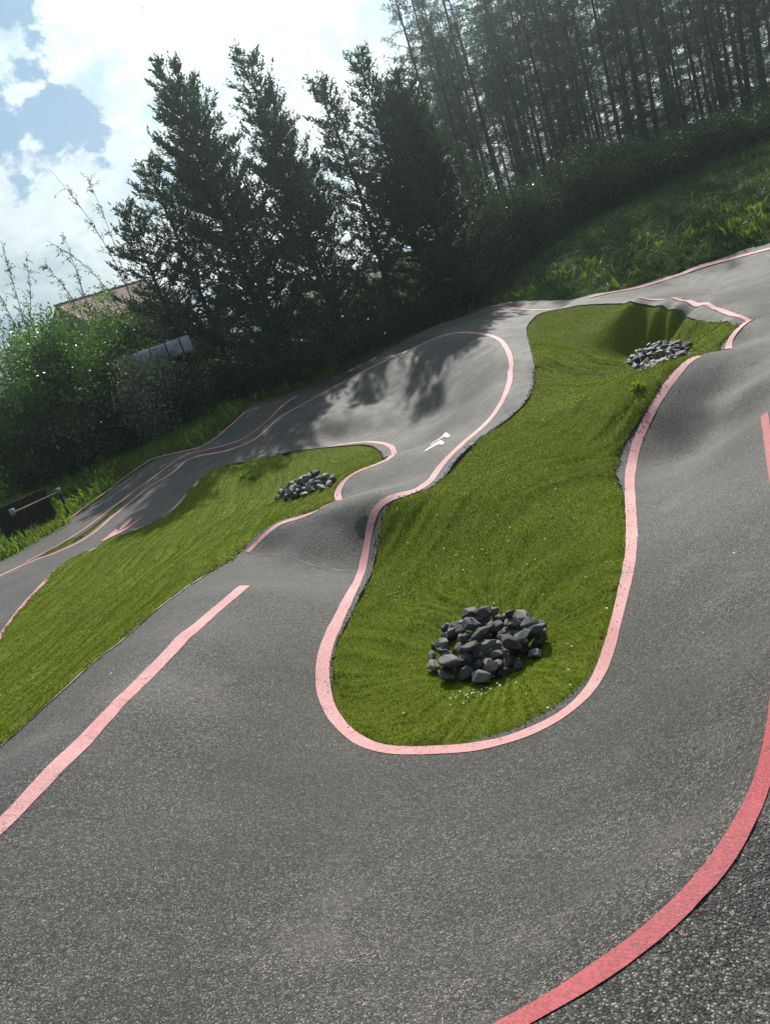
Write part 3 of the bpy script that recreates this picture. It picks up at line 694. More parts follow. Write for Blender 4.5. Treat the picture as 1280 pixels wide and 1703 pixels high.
# pale petals and leaf bits blown onto turf and asphalt
def litter():
    n = 620; P = []
    while len(P) < n:
        k = rng.uniform((-5, 3), (8, 19), (4000, 2)); w_ = fbm(k[:, 0]*.9, k[:, 1]*.9, 3, 81)
        on = inpoly(k[:, 0], k[:, 1], poly_center) | (inpoly(k[:, 0], k[:, 1], poly_left) & (rng.random(4000) < .35)) | (inpoly(k[:, 0], k[:, 1], poly_track) & (rng.random(4000) < .02))
        k = k[on & (rng.random(4000) < np.clip((w_-.35)*3, .05, 1)*.35)]; P += [tuple(q) for q in k]
    P = np.array(P[:n]); c = at_z(790, 1150, 0)[:2]
    P[:40] = c+rng.normal(size=(40, 2))*(.16, .05)
    C = np.c_[P, np.maximum(Hturf(P[:, 0], P[:, 1]), Hh(P[:, 0], P[:, 1]))+.016]
    D = np.c_[rng.normal(size=(n, 2)), rng.uniform(-.1, .3, n)]
    s = rng.uniform(.006, .017, n)
    return leaf_arrays(C, D, s*1.4, s, 'quad', np.array([0, 0, 1.]))+(rng.random(n),)
M_pet = leafy('dry_petals', (.42, .46, .22), (.72, .72, .58), None, .7, .2)
tag(leaf_obj('leaf_litter', *litter(), M_pet), 'pale petals and bits of leaf scattered over the turf', kind='stuff')

# crumbs of stone and soil along the cut edges of the asphalt
def crumbs():
    oc = np.array([(1, 0, 0), (-1, 0, 0), (0, 1, 0), (0, -1, 0), (0, 0, 1), (0, 0, -1.)]); f = np.array([(0, 2, 4), (2, 1, 4), (1, 3, 4), (3, 0, 4), (2, 0, 5), (1, 2, 5), (3, 1, 5), (0, 3, 5)])
    E_ = np.vstack([poly_center, poly_left]); E_ = E_[(E_[:, 1] < 14)]; n = 3600; k = rng.integers(0, len(E_), n)
    P = E_[k]+rng.normal(size=(n, 2))*.022*np.where(rng.random((n, 1)) < .12, 4, 1)
    on = inpoly(P[:, 0], P[:, 1], poly_center) | inpoly(P[:, 0], P[:, 1], poly_left)
    z = np.where(on, Hturf(P[:, 0], P[:, 1])-.004, Hasph(P[:, 0], P[:, 1])+.002)
    s = rng.uniform(.002, .0085, n)*np.where(P[:, 1] > 8, 1.5, 1)
    V = oc[None]*s[:, None, None]*rng.uniform(.6, 1.3, (n, 6, 1))+np.c_[P, z][:, None]
    return mesh_obj('edge_gravel', V.reshape(-1, 3), (f[None]+np.arange(n)[:, None, None]*6).reshape(-1, 3), M_crumb)
M_crumb, _nt, _b = material('crumbs', .9, .2); _nt.link(_nt.ramp(_nt.noise(wpos(_nt), 60, 2), [(.35, (.03, .027, .022)), (.6, (.12, .11, .095)), (.7, (.3, .28, .24))]), _b.inputs['Base Color'])
tag(crumbs(), 'loose crumbs of gravel and soil along the turf edges', kind='stuff')

# ------------------------------------------------------------------ rough grass: tufts instanced by geometry nodes on scattered points
def tuft(name, n, h, spread, wd, mat, curl=.5):
    P = rng.normal(size=(n, 2))*spread*.5; an = rng.uniform(0, 6.28, n); ln = rng.uniform(.1, curl, n); hh = h*rng.uniform(.45, 1.1, n)
    d = np.stack([np.cos(an), np.sin(an)], 1)
    b = np.c_[P, np.full(n, -.02)]; m = b+np.c_[d*(ln*hh*.35)[:, None], hh*.6]; t = m+np.c_[d*(ln*hh*.9)[:, None], hh*.38*(1-ln*.6)]
    sd = np.c_[-d[:, 1], d[:, 0], np.zeros(n)]*wd*.5*rng.uniform(.6, 1.4, (n, 1))
    V = np.stack([b-sd, b+sd, m+sd*.8, m-sd*.8, t], 1).reshape(-1, 3); i = np.arange(n)*5
    F = [tuple(q) for q in np.stack([i, i+1, i+2, i+3], 1)]+[tuple(q) for q in np.stack([i+3, i+2, i+4], 1)]
    me = bpy.data.meshes.new(name); me.from_pydata([tuple(v) for v in V], [], F); me.materials.append(mat)
    r_ = rng.random(n); at = me.attributes.new('rnd', 'FLOAT', 'FACE'); at.data.foreach_set('value', np.concatenate([r_, r_]).astype(np.float32))
    return bpy.data.objects.new(name, me)
def scatter(name, label, P, sc, src, tilt=.25, zoff=0):
    me = bpy.data.meshes.new(name); z = Hrough(P[:, 0], P[:, 1])+zoff
    me.from_pydata([tuple(v) for v in np.c_[P, z]], [], [])
    a = me.attributes.new('sc', 'FLOAT', 'POINT'); a.data.foreach_set('value', sc.astype(np.float32))
    r_ = me.attributes.new('rot', 'FLOAT_VECTOR', 'POINT'); rot = np.c_[rng.normal(size=(len(P), 2))*tilt, rng.uniform(0, 6.28, len(P))]
    r_.data.foreach_set('vector', rot.astype(np.float32).ravel())
    o = link(bpy.data.objects.new(name, me)); tag(o, label, kind='stuff')
    ng = bpy.data.node_groups.new(name, 'GeometryNodeTree')
    ng.interface.new_socket('Geometry', in_out='INPUT', socket_type='NodeSocketGeometry'); ng.interface.new_socket('Geometry', in_out='OUTPUT', socket_type='NodeSocketGeometry')
    N = ng.nodes; gi = N.new('NodeGroupInput'); go = N.new('NodeGroupOutput'); iop = N.new('GeometryNodeInstanceOnPoints'); oi = N.new('GeometryNodeObjectInfo')
    oi.inputs['Object'].default_value = src
    s_ = N.new('GeometryNodeInputNamedAttribute'); s_.data_type = 'FLOAT'; s_.inputs['Name'].default_value = 'sc'
    rt = N.new('GeometryNodeInputNamedAttribute'); rt.data_type = 'FLOAT_VECTOR'; rt.inputs['Name'].default_value = 'rot'
    e2r = N.new('FunctionNodeEulerToRotation')
    L_ = ng.links
    L_.new(gi.outputs[0], iop.inputs['Points']); L_.new(oi.outputs['Geometry'], iop.inputs['Instance'])
    L_.new(s_.outputs['Attribute'], iop.inputs['Scale']); L_.new(rt.outputs['Attribute'], e2r.inputs[0]); L_.new(e2r.outputs[0], iop.inputs['Rotation'])
    L_.new(iop.outputs[0], go.inputs[0])
    md = o.modifiers.new('tufts', 'NODES'); md.node_group = ng
    return o
def rough_pts(x0, x1, y0, y1, dens, fn=None, near=0.03):
    n = int((x1-x0)*(y1-y0)*dens); P = rng.uniform((x0, y0), (x1, y1), (n, 2))
    P = P[~inpoly(P[:, 0], P[:, 1], poly_track)]; d = seg_dist(P[:, 0], P[:, 1], poly_track); P = P[d > near]; d = d[d > near]
    if fn is not None: k = rng.random(len(P)) < fn(P, d); P = P[k]; d = d[k]
    return P, d
tf_a = tuft('grass_tuft', 26, .16, .16, .012, M_grass, .9); tf_b = tuft('bank_tuft', 30, .26, .22, .016, M_grassd, 1.1); tf_c = tuft('weed_tuft', 22, .34, .18, .035, M_grass, .7)
P, d = rough_pts(-14, 3, 14, 31, 48, lambda P, d: np.clip(1.2-d*.10, .35, 1))
scatter('verge_grass', 'mixed green grass on the verge left of the track', P, (.55+.8*fbm(P[:, 0]*.8, P[:, 1]*.8, 3, 91))*np.clip(.45+d*.45, 0, 1.25), tf_a)
P, d = rough_pts(2, 24, 14, 37, 42)
scatter('bank_grass', 'long dark green grass on the bank below the pines', P, (.4+1.3*fbm(P[:, 0]*.7, P[:, 1]*.7, 3, 92))*np.clip(.3+d*.5, 0, 1.2), tf_b, .35)
P, d = rough_pts(2, 24, 14, 30, 18, lambda P, d: np.clip(1.1-d*.45, .0, 1))
scatter('edge_grass', 'short bright grass along the foot of the bank', P, (.5+.7*rng.random(len(P)))*np.clip(.4+d*.6, 0, 1.), tf_a)
P, d = rough_pts(-14, 24, 14, 34, 9, lambda P, d: np.clip((fbm(P[:, 0]*.6, P[:, 1]*.6, 3, 93)-.42)*6, 0, 1)*(d > .35)*np.where(P[:, 0] > 2, .45, 1))
scatter('tall_weeds', 'broad leaved weeds standing in the rough grass', P, .6+.8*rng.random(len(P)), tf_c)
P, d = rough_pts(-40, 70, 30, 90, 1.6)
scatter('far_grass', 'rough grass under the far trees', P, 2.0+1.5*rng.random(len(P)), tf_b)

# ------------------------------------------------------------------ conifers (feathery cypresses)
def rot_z(V, a): c, s = math.cos(a), math.sin(a); return V@np.array([[c, s, 0], [-s, c, 0], [0, 0, 1.]])
def branch_leaves(P, count, llen, lw, spread, gravity=0., seed_rnd=None, kind='quad'):
    """sprays along a branch polyline"""
    n = len(P); seg = rng.random(count)*(n-1.001); i = seg.astype(int); f = (seg-i)[:, None]
    C = P[i]*(1-f)+P[i+1]*f; d = norm(P[i+1]-P[i])
    D = norm(d*.8+rng.normal(size=(count, 3))*spread+np.array([0, 0, gravity]))
    return leaf_arrays(C, D, llen*rng.uniform(.5, 1.3, count), lw*rng.uniform(.6, 1.3, count), kind)
def cypress(base, tip, radius, seed, label, leaders=1, dens=1.0, low=.04):
    global rng
    rng = np.random.default_rng(seed)
    base = np.array(base, float); tip = np.array(tip, float); H = tip[2]-base[2]
    root = thing('cypress_tree', label, 'cypress', base, 'tall dark cypresses behind the far bowl')
    tb = Tubes(); parts = []
    ends = [(tip-base, .0, 1.0)]
    for k in range(leaders-1):
        an = rng.uniform(0, 6.28); h0 = rng.uniform(.3, .5); e = (tip-base)*rng.uniform(.74, .9)+np.array([math.cos(an), math.sin(an), 0])*radius*rng.uniform(.35, .6)
        ends.append((e, h0, .62))
    for e, h0, wgt in ends:
        s0 = (tip-base)*h0; t = np.linspace(0, 1, 14)[:, None]
        axis = s0+(e-s0)*t+np.array([1, 0, 0])*np.sin(t*math.pi)*rng.normal()*.15+np.array([0, 1, 0])*np.sin(t*math.pi)*rng.normal()*.15
        if h0 > 0: axis[:, :2] = s0[:2]+(e-s0)[:2]*(t**.6)
        tb.add(axis, np.linspace(.15*wgt*H/9, .012, 14), 6)
        nl = int((150*wgt+30)*H/9*dens)
        for b in range(nl):
            u = low+(1-low)*(b+rng.random())/nl if h0 == 0 else .06+.94*(b+rng.random())/nl
            k = u*13; i0 = min(int(k), 12); p = axis[i0]+(axis[i0+1]-axis[i0])*(k-i0)
            az = rng.uniform(0, 6.28)
            prof = (1-u)**.75*(.75+.25*min(1, u/.15)) if h0 == 0 else (1-u)**.8
            L = radius*wgt*prof*rng.choice([rng.uniform(.4, .75), rng.uniform(.75, 1.0), rng.uniform(1.0, 1.3)])+.16
            el = R(rng.uniform(-8, 24))+u*.38
            m = 7; tt = np.linspace(0, 1, m); hx = np.array([math.cos(az), math.sin(az), 0])
            br = p+np.outer(tt*L*math.cos(el), hx)+np.outer(tt*L*math.sin(el)+(tt**2.2)*L*.16-np.sin(tt*math.pi)*L*.05, [0, 0, 1])
            br[1:] += rng.normal(size=(m-1, 3))*L*.02
            if L > .5: tb.add(br[:m-1], np.linspace(.020+.010*L, .006, m-1), 3)
            subs = int(5+L*9)
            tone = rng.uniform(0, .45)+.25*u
            if rng.random() < .16: subs = int(subs*.35)
            for s_ in range(subs):
                v = .18+.82*rng.random()**.8; kk = v*(m-1); i1 = min(int(kk), m-2); q = br[i1]+(br[i1+1]-br[i1])*(kk-i1)
                d = norm(br[i1+1]-br[i1]); sd = norm(np.cross(d, [0, 0, 1.]))*rng.choice([-1, 1])
                l2 = (.14+.34*rng.random()**1.5)*(1.15-.45*v)*(1+.22*L)
                dd = norm(d*.9+sd*rng.uniform(.2, 1.1)+np.array([0, 0, rng.uniform(-.12, .45)]))
                tw = q+np.outer(np.linspace(0, 1, 4)*l2, dd); tw[:, 2] += np.linspace(0, 1, 4)**2*l2*.25
                V, F_ = branch_leaves(tw, 8, .15, .046, .40)
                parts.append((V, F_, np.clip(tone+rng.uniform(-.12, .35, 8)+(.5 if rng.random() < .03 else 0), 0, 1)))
    tb.build('trunk', M_bark, root)
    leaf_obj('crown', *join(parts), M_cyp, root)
    return root
# sight line to each tip and its distance; feet stand on the ground behind the outer lane
cy = [((206, 338), 27.2, 1.5, 'lowest cypress of the row, its ragged side branch reaching over the tiled roof', 1),
      ((240, 262), 28.4, 2.0, 'shorter outermost cypress beside the roofed house, its top below its neighbours', 1),
      ((270, 92), 27.6, 2.25, 'ragged cypress with a slim tilted tip, first tall one from the bare sapling', 2),
      ((400, 78), 28.6, 1.75, 'tallest narrow cypress with a tufted pointed top', 2),
      ((350, 232), 26.8, 1.6, 'low bushy cypress filling the gap in front of the two tall ones', 1),
      ((520, 125), 30.0, 1.5, 'slender cypress with a small side tip, next to the tallest narrow one', 1),
      ((592, 84), 28.6, 2.1, 'broad cypress with a rounded double top, middle of the row', 3),
      ((470, 260), 27.4, 1.6, 'low dark cypress standing in shade between taller ones', 1),
      ((655, 150), 28.0, 1.9, 'bushy cypress closing the row beside the tall pines', 2),
      ((700, 262), 28.6, 1.5, 'short dense cypress at the edge of the pine wood', 1)]
for k, (tp_, yy, rad, lab, ld) in enumerate(cy):
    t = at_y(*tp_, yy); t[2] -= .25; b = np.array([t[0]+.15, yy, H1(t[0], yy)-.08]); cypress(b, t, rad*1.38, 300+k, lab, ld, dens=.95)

# ------------------------------------------------------------------ pine wood
def pine_variant(seed, H, sparse):
    global rng
    rng = np.random.default_rng(seed); tb = Tubes(); parts = []
    t = np.linspace(0, 1, 12); axis = np.stack([np.sin(t*3+seed)*.12*t, np.cos(t*2.3+seed)*.12*t, t*H], 1)
    tb.add(axis, np.linspace(.145, .02, 12), 6)
    for b in range(int(7.5*H)):
        u = rng.uniform(.05, .99); k = u*11; i0 = min(int(k), 10); p = axis[i0]+(axis[i0+1]-axis[i0])*(k-i0)
        az = rng.uniform(0, 6.28); live = u > .42 or rng.random() < .45
        L = (rng.uniform(.7, 1.9))*(1.0 if u < .7 else (1-u)/.3+.15); el = rng.uniform(-.25, .35)
        m = 5; tt = np.linspace(0, 1, m); hx = np.array([math.cos(az), math.sin(az), 0])
        br = p+np.outer(tt*L, hx)+np.outer(tt*L*math.sin(el)+tt**2*L*.12, [0, 0, 1]); br[1:] += rng.normal(size=(m-1, 3))*.05
        tb.add(br, np.linspace(.026, .007, m), 3)
        tone = rng.uniform(0, .5)
        nt_ = int((5+L*7)*(1 if live else .3)*sparse)
        for _ in range(nt_):
            v = .25+.75*rng.random(); kk = v*(m-1); i1 = min(int(kk), m-2); q = br[i1]+(br[i1+1]-br[i1])*(kk-i1)+rng.normal(size=3)*.05
            d = norm(norm(br[i1+1]-br[i1])+rng.normal(size=3)*.7); tw = q+np.outer(np.linspace(0, 1, 3)*.26, d)
            V, F_ = branch_leaves(tw, 7, .17, .035, .6, .1)
            parts.append((V, F_, np.clip(tone+rng.uniform(-.1, .4, 7)+(.6 if not live and rng.random() < .6 else 0), 0, 1)))
    tr = tb.build('trunk', M_bark); V, F_, r_ = join(parts); cr = leaf_obj('crown', V, F_, r_, M_pine)
    return tr, cr
PV = [pine_variant(500+i, h, sp) for i, (h, sp) in enumerate(((14.5, 1.1), (16, 1.0), (13.5, 1.2), (17.5, .9), (15, 1.0)))]
rp = np.random.default_rng(77); pines = []
def pine_front(x): return 33.5+.06*(x-4)**1.0
cand = []
# front row traced trunk by trunk from the photo, then the depth of the wood behind it
for px, yy in ((705, 35), (742, 34.5), (770, 36), (800, 34.2), (828, 37), (858, 33.8), (880, 36), (902, 34.5), (925, 38), (947, 35), (968, 33.6), (990, 36.5), (1012, 34.4), (1040, 38), (1062, 35), (1088, 34), (1110, 36.5), (1135, 34.6), (1165, 37), (1190, 34.2), (1216, 36), (1244, 34.5), (1270, 36.5), (1300, 35)):
    yy += 4+rp.uniform(-1, 1.5); px += rp.uniform(-9, 9); q = at_y(px, 170, yy); cand.append((q[0], yy))
tries = 0
while len(cand) < 118 and tries < 20000:
    tries += 1; x, y = rp.uniform(7, 48), rp.uniform(41, 70)
    q = at_y(700, 100, y)[0]
    if x < q+.2: continue
    if all((x-a)**2+(y-b)**2 > 2.1**2 for a, b in cand): cand.append((x, y))
sides = ['slim', 'straight', 'slightly leaning', 'thin dark', 'tall bare stemmed']
PL = {0: 'first pine of the wood beside the cypresses, open branches against the sky', 1: 'second pine of the wood, just behind the open branched first one', 23: 'front pine at the high end of the bank, cut by the picture edge'}
for k, (x, y) in enumerate(cand):
    v = k % 5; root = thing('pine_tree', PL.get(k, 'slender dark pine inside the close wood behind the hedge shrubs'), 'pine', (x, y, H1(x, y)-.1), 'pines of the close wood above the bank')
    root.rotation_euler = (rp.normal()*.018, rp.normal()*.022, rp.uniform(0, 6.28)); s = rp.uniform(.88, 1.12)*(.80 if y < 42.5 else .95); root.scale = (s, s, s*rp.uniform(.92, 1.08))
    for src in PV[v]:
        if k < 5: o = src
        else: o = src.copy(); COL.objects.link(o)
        o.parent = root

# ------------------------------------------------------------------ shrubs and saplings
def shrub(name, label, cat, c, r, h, n, mat, llen, lw, seed, group=None, stems=9, mat2=None, frac=.0, clump=.22, leafdir=.6):
    """loose shrub: stems fanning out from the foot, leaves in clumps at their ends"""
    global rng
    rng = np.random.default_rng(seed); z0 = H1(c[0], c[1])-.05
    root = thing(name, label, cat, (c[0], c[1], z0), group); tb = Tubes(); tips = []
    for s_ in range(stems):
        an = rng.uniform(0, 6.28); rr = r*rng.uniform(.15, .95); top = np.array([math.cos(an)*rr, math.sin(an)*rr, h*rng.uniform(.6, 1.08)*(1-.3*(rr/r)**2)])
        t = np.linspace(0, 1, 7)[:, None]; ax = top*t; ax[:, :2] *= t**.7; ax += rng.normal(size=(7, 3))*.05*t
        tb.add(ax, np.linspace(.035, .008, 7), 4)
        for b in range(6):
            u = rng.uniform(.25, .95); q = ax[int(u*6)]; e = q+norm(rng.normal(size=3)+np.array([0, 0, .5])+norm(top)*.6)*rng.uniform(.25, .6)*r*.6
            tb.add(np.linspace(q, e, 3), [.012, .008, .004], 3); tips += [q, (q+e)/2, e, e]
        tips += [top, top]
    tips = np.array(tips); extra = rng.normal(size=(int(len(tips)*.7), 3)); extra = norm(extra)*rng.uniform(.5, 1.0, (len(extra), 1))
    extra = extra*np.array([r, r, h*.5])+np.array([0, 0, h*.5]); tips = np.vstack([tips, extra])
    tips = tips[tips[:, 2] > .05]
    idx = rng.integers(0, len(tips), n); tone = rng.uniform(0, .75, len(tips))
    C = tips[idx]+rng.normal(size=(n, 3))*clump*np.array([1, 1, .8]); C[:, 2] = np.abs(C[:, 2])
    out = norm(C-np.array([0, 0, h*.35])); D = norm(out*leafdir+rng.normal(size=(n, 3))*.7+np.array([0, 0, .15]))
    V, F_ = leaf_arrays(C, D, llen*rng.uniform(.6, 1.5, n), lw*rng.uniform(.6, 1.5, n), 'quad'); rn = np.clip(tone[idx]+rng.uniform(-.25, .35, n), 0, 1)
    tb.build('trunk', M_twig, root)
    if mat2 is not None and frac > 0:
        hi = rng.random(len(tips)) < frac; m2 = hi[idx]; k = np.arange(n)
        leaf_obj('crown', V.reshape(n, 4, 3)[~m2].reshape(-1, 3), np.arange((~m2).sum()*4).reshape(-1, 4), rn[~m2], mat, root)
        leaf_obj('mixed_leaves', V.reshape(n, 4, 3)[m2].reshape(-1, 3), np.arange(m2.sum()*4).reshape(-1, 4), rn[m2], mat2, root)  # share of the leaves in the second colour
    else: leaf_obj('crown', V, F_, rn, mat, root)
    return root
def at(px, py, y): q = at_y(px, py, y); return q[0], q[1]
def hgt(px, py, y): q = at_y(px, py, y); return q[2]-H1(q[0], q[1])
LS = [ # px,py of top, distance, radius, leaves; silver second colour paints leaf glints
 ((60, 545), 25.6, 2.0, 24000, M_bush, 'large leafy shrub with glints painted as pale leaves, nearest the picture edge', M_silver, .06),
 ((112, 500), 27.6, 1.9, 24000, M_bush, 'tall bright green shrub whose top rises in front of the tiled roof', M_silver, .04),
 ((5, 540), 29.0, 1.9, 16000, M_bush, 'sunlit green shrub behind the large leafy one', None, 0),
 ((160, 565), 26.6, 1.7, 20000, M_bush, 'green shrub between the tall bright one and the silvery one', M_silver, .06),
 ((226, 592), 24.8, 1.0, 11000, M_silver, 'silvery grey flowering shrub below the pale tank', None, 0),
 ((285, 612), 24.9, .8, 7000, M_bushd, 'small dark shrub below the right end of the pale tank', None, 0),
 ((235, 488), 32.5, 1.7, 15000, M_brown, 'brownish twiggy shrub under the end of the roof', None, 0),
 ((185, 508), 33.5, 1.9, 15000, M_brown, 'brown leaved shrub in front of the middle of the roof', M_bushd, .4),
 ((135, 526), 33.0, 1.8, 15000, M_bushd, 'dense dark shrub against the house wall', None, 0),
 ((80, 690), 24.2, 1.3, 15000, M_bushd, 'low dark shrub in front of the large leafy one', M_silver, .04),
 ((-30, 640), 24.4, 1.5, 14000, M_bush, 'green shrub cut by the picture edge beside the wooden fence', None, 0),
 ((295, 655), 26.6, 1.0, 10000, M_bushd, 'shaded shrub at the foot of the outermost cypress', None, 0),
 ((275, 520), 32.0, 1.1, 7000, M_brown, 'sparse brown shrub behind the pale tank', None, 0),
 ((312, 552), 34.0, .8, 2500, M_bright, 'small yellow green shrub standing for sunlit grass behind the tank, sun put into its leaf colour', None, 0)]  # added shrub; its bright leaf colour imitates sunlit grass beyond
for k, (tp_, y, r, n, mt, lab, m2, fr) in enumerate(LS):
    x, yy = at(*tp_, y); h = hgt(*tp_, y)
    shrub('leafy_shrub', lab, 'shrub', (x, yy), r*1.15, h, int(n*1.25), mt, .105, .06, 700+k, 'shrubs at the left edge of the track', 11, m2, fr)
# undergrowth under the cypresses and along the bank top
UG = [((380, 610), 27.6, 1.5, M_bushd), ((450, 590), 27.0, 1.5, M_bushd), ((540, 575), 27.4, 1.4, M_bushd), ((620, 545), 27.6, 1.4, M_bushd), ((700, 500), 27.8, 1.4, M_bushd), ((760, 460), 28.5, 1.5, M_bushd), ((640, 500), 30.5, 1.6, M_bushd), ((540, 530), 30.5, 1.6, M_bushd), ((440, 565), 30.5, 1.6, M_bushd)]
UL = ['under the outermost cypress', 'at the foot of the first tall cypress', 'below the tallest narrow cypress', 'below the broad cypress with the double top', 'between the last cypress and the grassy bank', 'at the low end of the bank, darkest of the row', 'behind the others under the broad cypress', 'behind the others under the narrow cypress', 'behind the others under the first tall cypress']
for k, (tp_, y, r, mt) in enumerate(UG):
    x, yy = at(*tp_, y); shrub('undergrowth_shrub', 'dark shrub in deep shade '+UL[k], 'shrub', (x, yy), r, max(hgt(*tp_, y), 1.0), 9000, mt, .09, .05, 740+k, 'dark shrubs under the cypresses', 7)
BT = [((800, 290), 30.0, 1.7, M_bushd, M_silver, .10, 'green shrub with some pale leaves beside the last cypress'),
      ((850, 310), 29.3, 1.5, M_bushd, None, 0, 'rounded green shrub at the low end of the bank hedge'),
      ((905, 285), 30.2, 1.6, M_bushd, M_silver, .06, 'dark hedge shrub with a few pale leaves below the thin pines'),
      ((960, 232), 31.2, 1.7, M_bushd, M_silver, .12, 'hedge shrub with the most pale leaves'),
      ((1000, 250), 30.2, 1.6, M_bushd, None, 0, 'dense dark hedge shrub beside the palest leaved one'),
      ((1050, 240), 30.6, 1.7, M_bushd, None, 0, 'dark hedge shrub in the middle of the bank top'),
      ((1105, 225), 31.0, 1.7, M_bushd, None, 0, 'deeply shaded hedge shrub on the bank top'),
      ((1160, 205), 31.4, 1.7, M_bushd, M_silver, .09, 'hedge shrub with pale leaves high on the bank'),
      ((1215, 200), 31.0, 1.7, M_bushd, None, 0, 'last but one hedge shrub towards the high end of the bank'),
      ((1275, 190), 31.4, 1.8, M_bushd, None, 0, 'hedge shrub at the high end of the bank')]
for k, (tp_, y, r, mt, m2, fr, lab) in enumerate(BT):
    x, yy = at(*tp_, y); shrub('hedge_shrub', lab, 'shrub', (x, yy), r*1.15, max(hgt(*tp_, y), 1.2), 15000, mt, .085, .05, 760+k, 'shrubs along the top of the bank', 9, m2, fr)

def sapling(label, foot, stems, seed, y):
    global rng
    rng = np.random.default_rng(seed); f = at_y(*foot, y); z0 = H1(f[0], y)-.05; base = np.array([f[0], y, z0])
    root = thing('sapling', label, 'sapling', base, 'thin bare saplings against the sky'); tb = Tubes(); parts = []
    for st in stems:
        P = np.array([at_y(px, py, y+dy) for px, py, dy in st])-base; P = np.vstack([[0, 0, 0], P])
        t = np.linspace(0, len(P)-1, 16); ax = np.stack([np.interp(t, np.arange(len(P)), P[:, c]) for c in range(3)], 1); ax = smooth(ax, 2)
        tb.add(ax, np.linspace(.020, .005, 16), 5)
        for b in range(26):
            u = rng.uniform(.35, 1); k = u*15; i0 = min(int(k), 14); q = ax[i0]+(ax[i0+1]-ax[i0])*(k-i0); d = norm(ax[i0+1]-ax[i0])
            L = rng.uniform(.25, .8)*(1.2-u*.6); e = norm(d+rng.normal(size=3)*.55+np.array([-.25, 0, 0])); tw = q+np.outer(np.linspace(0, 1, 5)*L, e)+np.outer(np.linspace(0, 1, 5)**2*L*.25, [0, 0, -1.]) ; tw[1:] += rng.normal(size=(4, 3))*.02
            tb.add(tw, np.linspace(.007, .003, 5), 3)
            V, F_ = branch_leaves(tw, 12, .075, .028, .8); parts.append((V, F_, rng.random(12)))
    tb.build('trunk', M_bark, root); leaf_obj('leaves', *join(parts), M_brown, root)
sapling('thin sapling with sparse leaves rising in front of the roof, the taller of two', (250, 585), [[(228, 520, 0), (190, 430, .1), (140, 350, .2), (84, 282, .2)], [(222, 515, 0), (205, 450, -.2), (178, 370, -.1), (148, 300, 0)], [(215, 540, 0), (180, 480, .3), (130, 430, .3), (78, 400, .4)]], 801, 28.5)
sapling('low sapling with bare twigs beside the sapling in front of the roof', (170, 600), [[(150, 520, 0), (130, 460, 0), (108, 395, .1)], [(140, 530, .3), (110, 480, .2), (75, 440, .3)]], 802, 28.8)
sapling('slender leaning sapling cut by the picture edge', (60, 600), [[(42, 540, 0), (22, 470, 0), (2, 400, 0)], [(30, 550, .2), (5, 500, .2), (-30, 440, .2)], [(50, 540, .1), (52, 490, .1), (45, 430, 0)]], 803, 28.0)

# small weeds that grew through the turf
def weed(px, py, s, label, seed):
    global rng
    rng = np.random.default_rng(seed); q = hit([(px, py)])[0]; n = 46
    root = thing('weed', label, 'weed', (q[0], q[1], float(Hturf(q[0:1], q[1:2])[0])), 'small weeds on the turf')
    D = rng.normal(size=(n, 3))*.8+np.array([0, 0, .7]); D[:, 2] = np.abs(D[:, 2]); C = norm(D)*rng.uniform(0, .5, (n, 1))*s
    V, F_ = leaf_arrays(C, D, s*rng.uniform(.4, .8, n), s*.32, 'quad'); leaf_obj('leaves', V, F_, rng.random(n), M_bright, root)
    tb = Tubes()
    for i in range(6): tb.add(np.linspace([0, 0, -.01], C[i]+norm(D[i])*s*.4, 3), [.004, .003, .002], 3)
    tb.build('stem', M_twig, root)
weed(1060, 651, .13, 'bushy little weed in the middle of the turf near the far stone pile', 811)
weed(405, 797, .10, 'small weed on the left island near the tree shadow', 812)
weed(419, 797, .11, 'slightly larger weed beside the tree shadow on the left island', 813)
weed(1272, 520, .01, 'x', 814) if False else None

# ------------------------------------------------------------------ house with tiled roof, tank, fence
def plain(name, col, rough=.8, nz=0, spec=.3):
    m, nt, b = material(name, rough, spec)
    if nz:
        f = nt.noise(wpos(nt), nz, 5, .7); nt.link(nt.mix(1.0, col, nt.ramp(f, [(.3, .72), (.7, 1.2)]), 'MULTIPLY'), b.inputs['Base Color']); bump(nt, b, f, .4, .01)
    else: b.inputs['Base Color'].default_value = (*col, 1)
    return m
M_wall = plain('cream_render', (.26, .22, .17), .9, 3); M_tile = plain('clay_tile', (.15, .115, .09), .85, 2.2); M_frame = plain('brown_frame', (.10, .06, .04), .7)
M_glass = plain('window_glass', (.02, .025, .03), .1, 0, .8); M_tank = plain('pale_galvanised', (.42, .46, .50), .6, 5); M_band = plain('dark_band', (.03, .03, .03), .6)
M_wood = plain('dark_weathered_wood', (.035, .025, .021), .9, 6); M_rail = plain('grey_rail', (.17, .16, .14), .8, 8); M_cap = plain('pale_cap', (.30, .34, .33), .6, 8)
def box_arrays(c, s, rz=0, bev=0):
    V = np.array([[x, y, z] for x in (-.5, .5) for y in (-.5, .5) for z in (-.5, .5)])*s
    V = rot_z(V, rz)+np.array(c); F_ = [(0, 1, 3, 2), (4, 6, 7, 5), (0, 4, 5, 1), (2, 3, 7, 6), (0, 2, 6, 4), (1, 5, 7, 3)]
    return V, F_
def boxes(name, lst, mat, parent=None):
    V = []; F_ = []; b = 0
    for it in lst:
        v, f = box_arrays(*it); V.append(v); F_ += [tuple(b+i for i in q) for q in f]; b += 8
    return mesh_obj(name, np.vstack(V), F_, mat, parent)
HY = 46.0
ra = at_y(100, 527, HY); rb = at_y(243, 467, HY+3.5)
hx = (rb-ra); hlen = float(np.hypot(hx[0], hx[1])); hang = math.atan2(hx[1], hx[0]); zr = float(max(ra[2], rb[2])); 
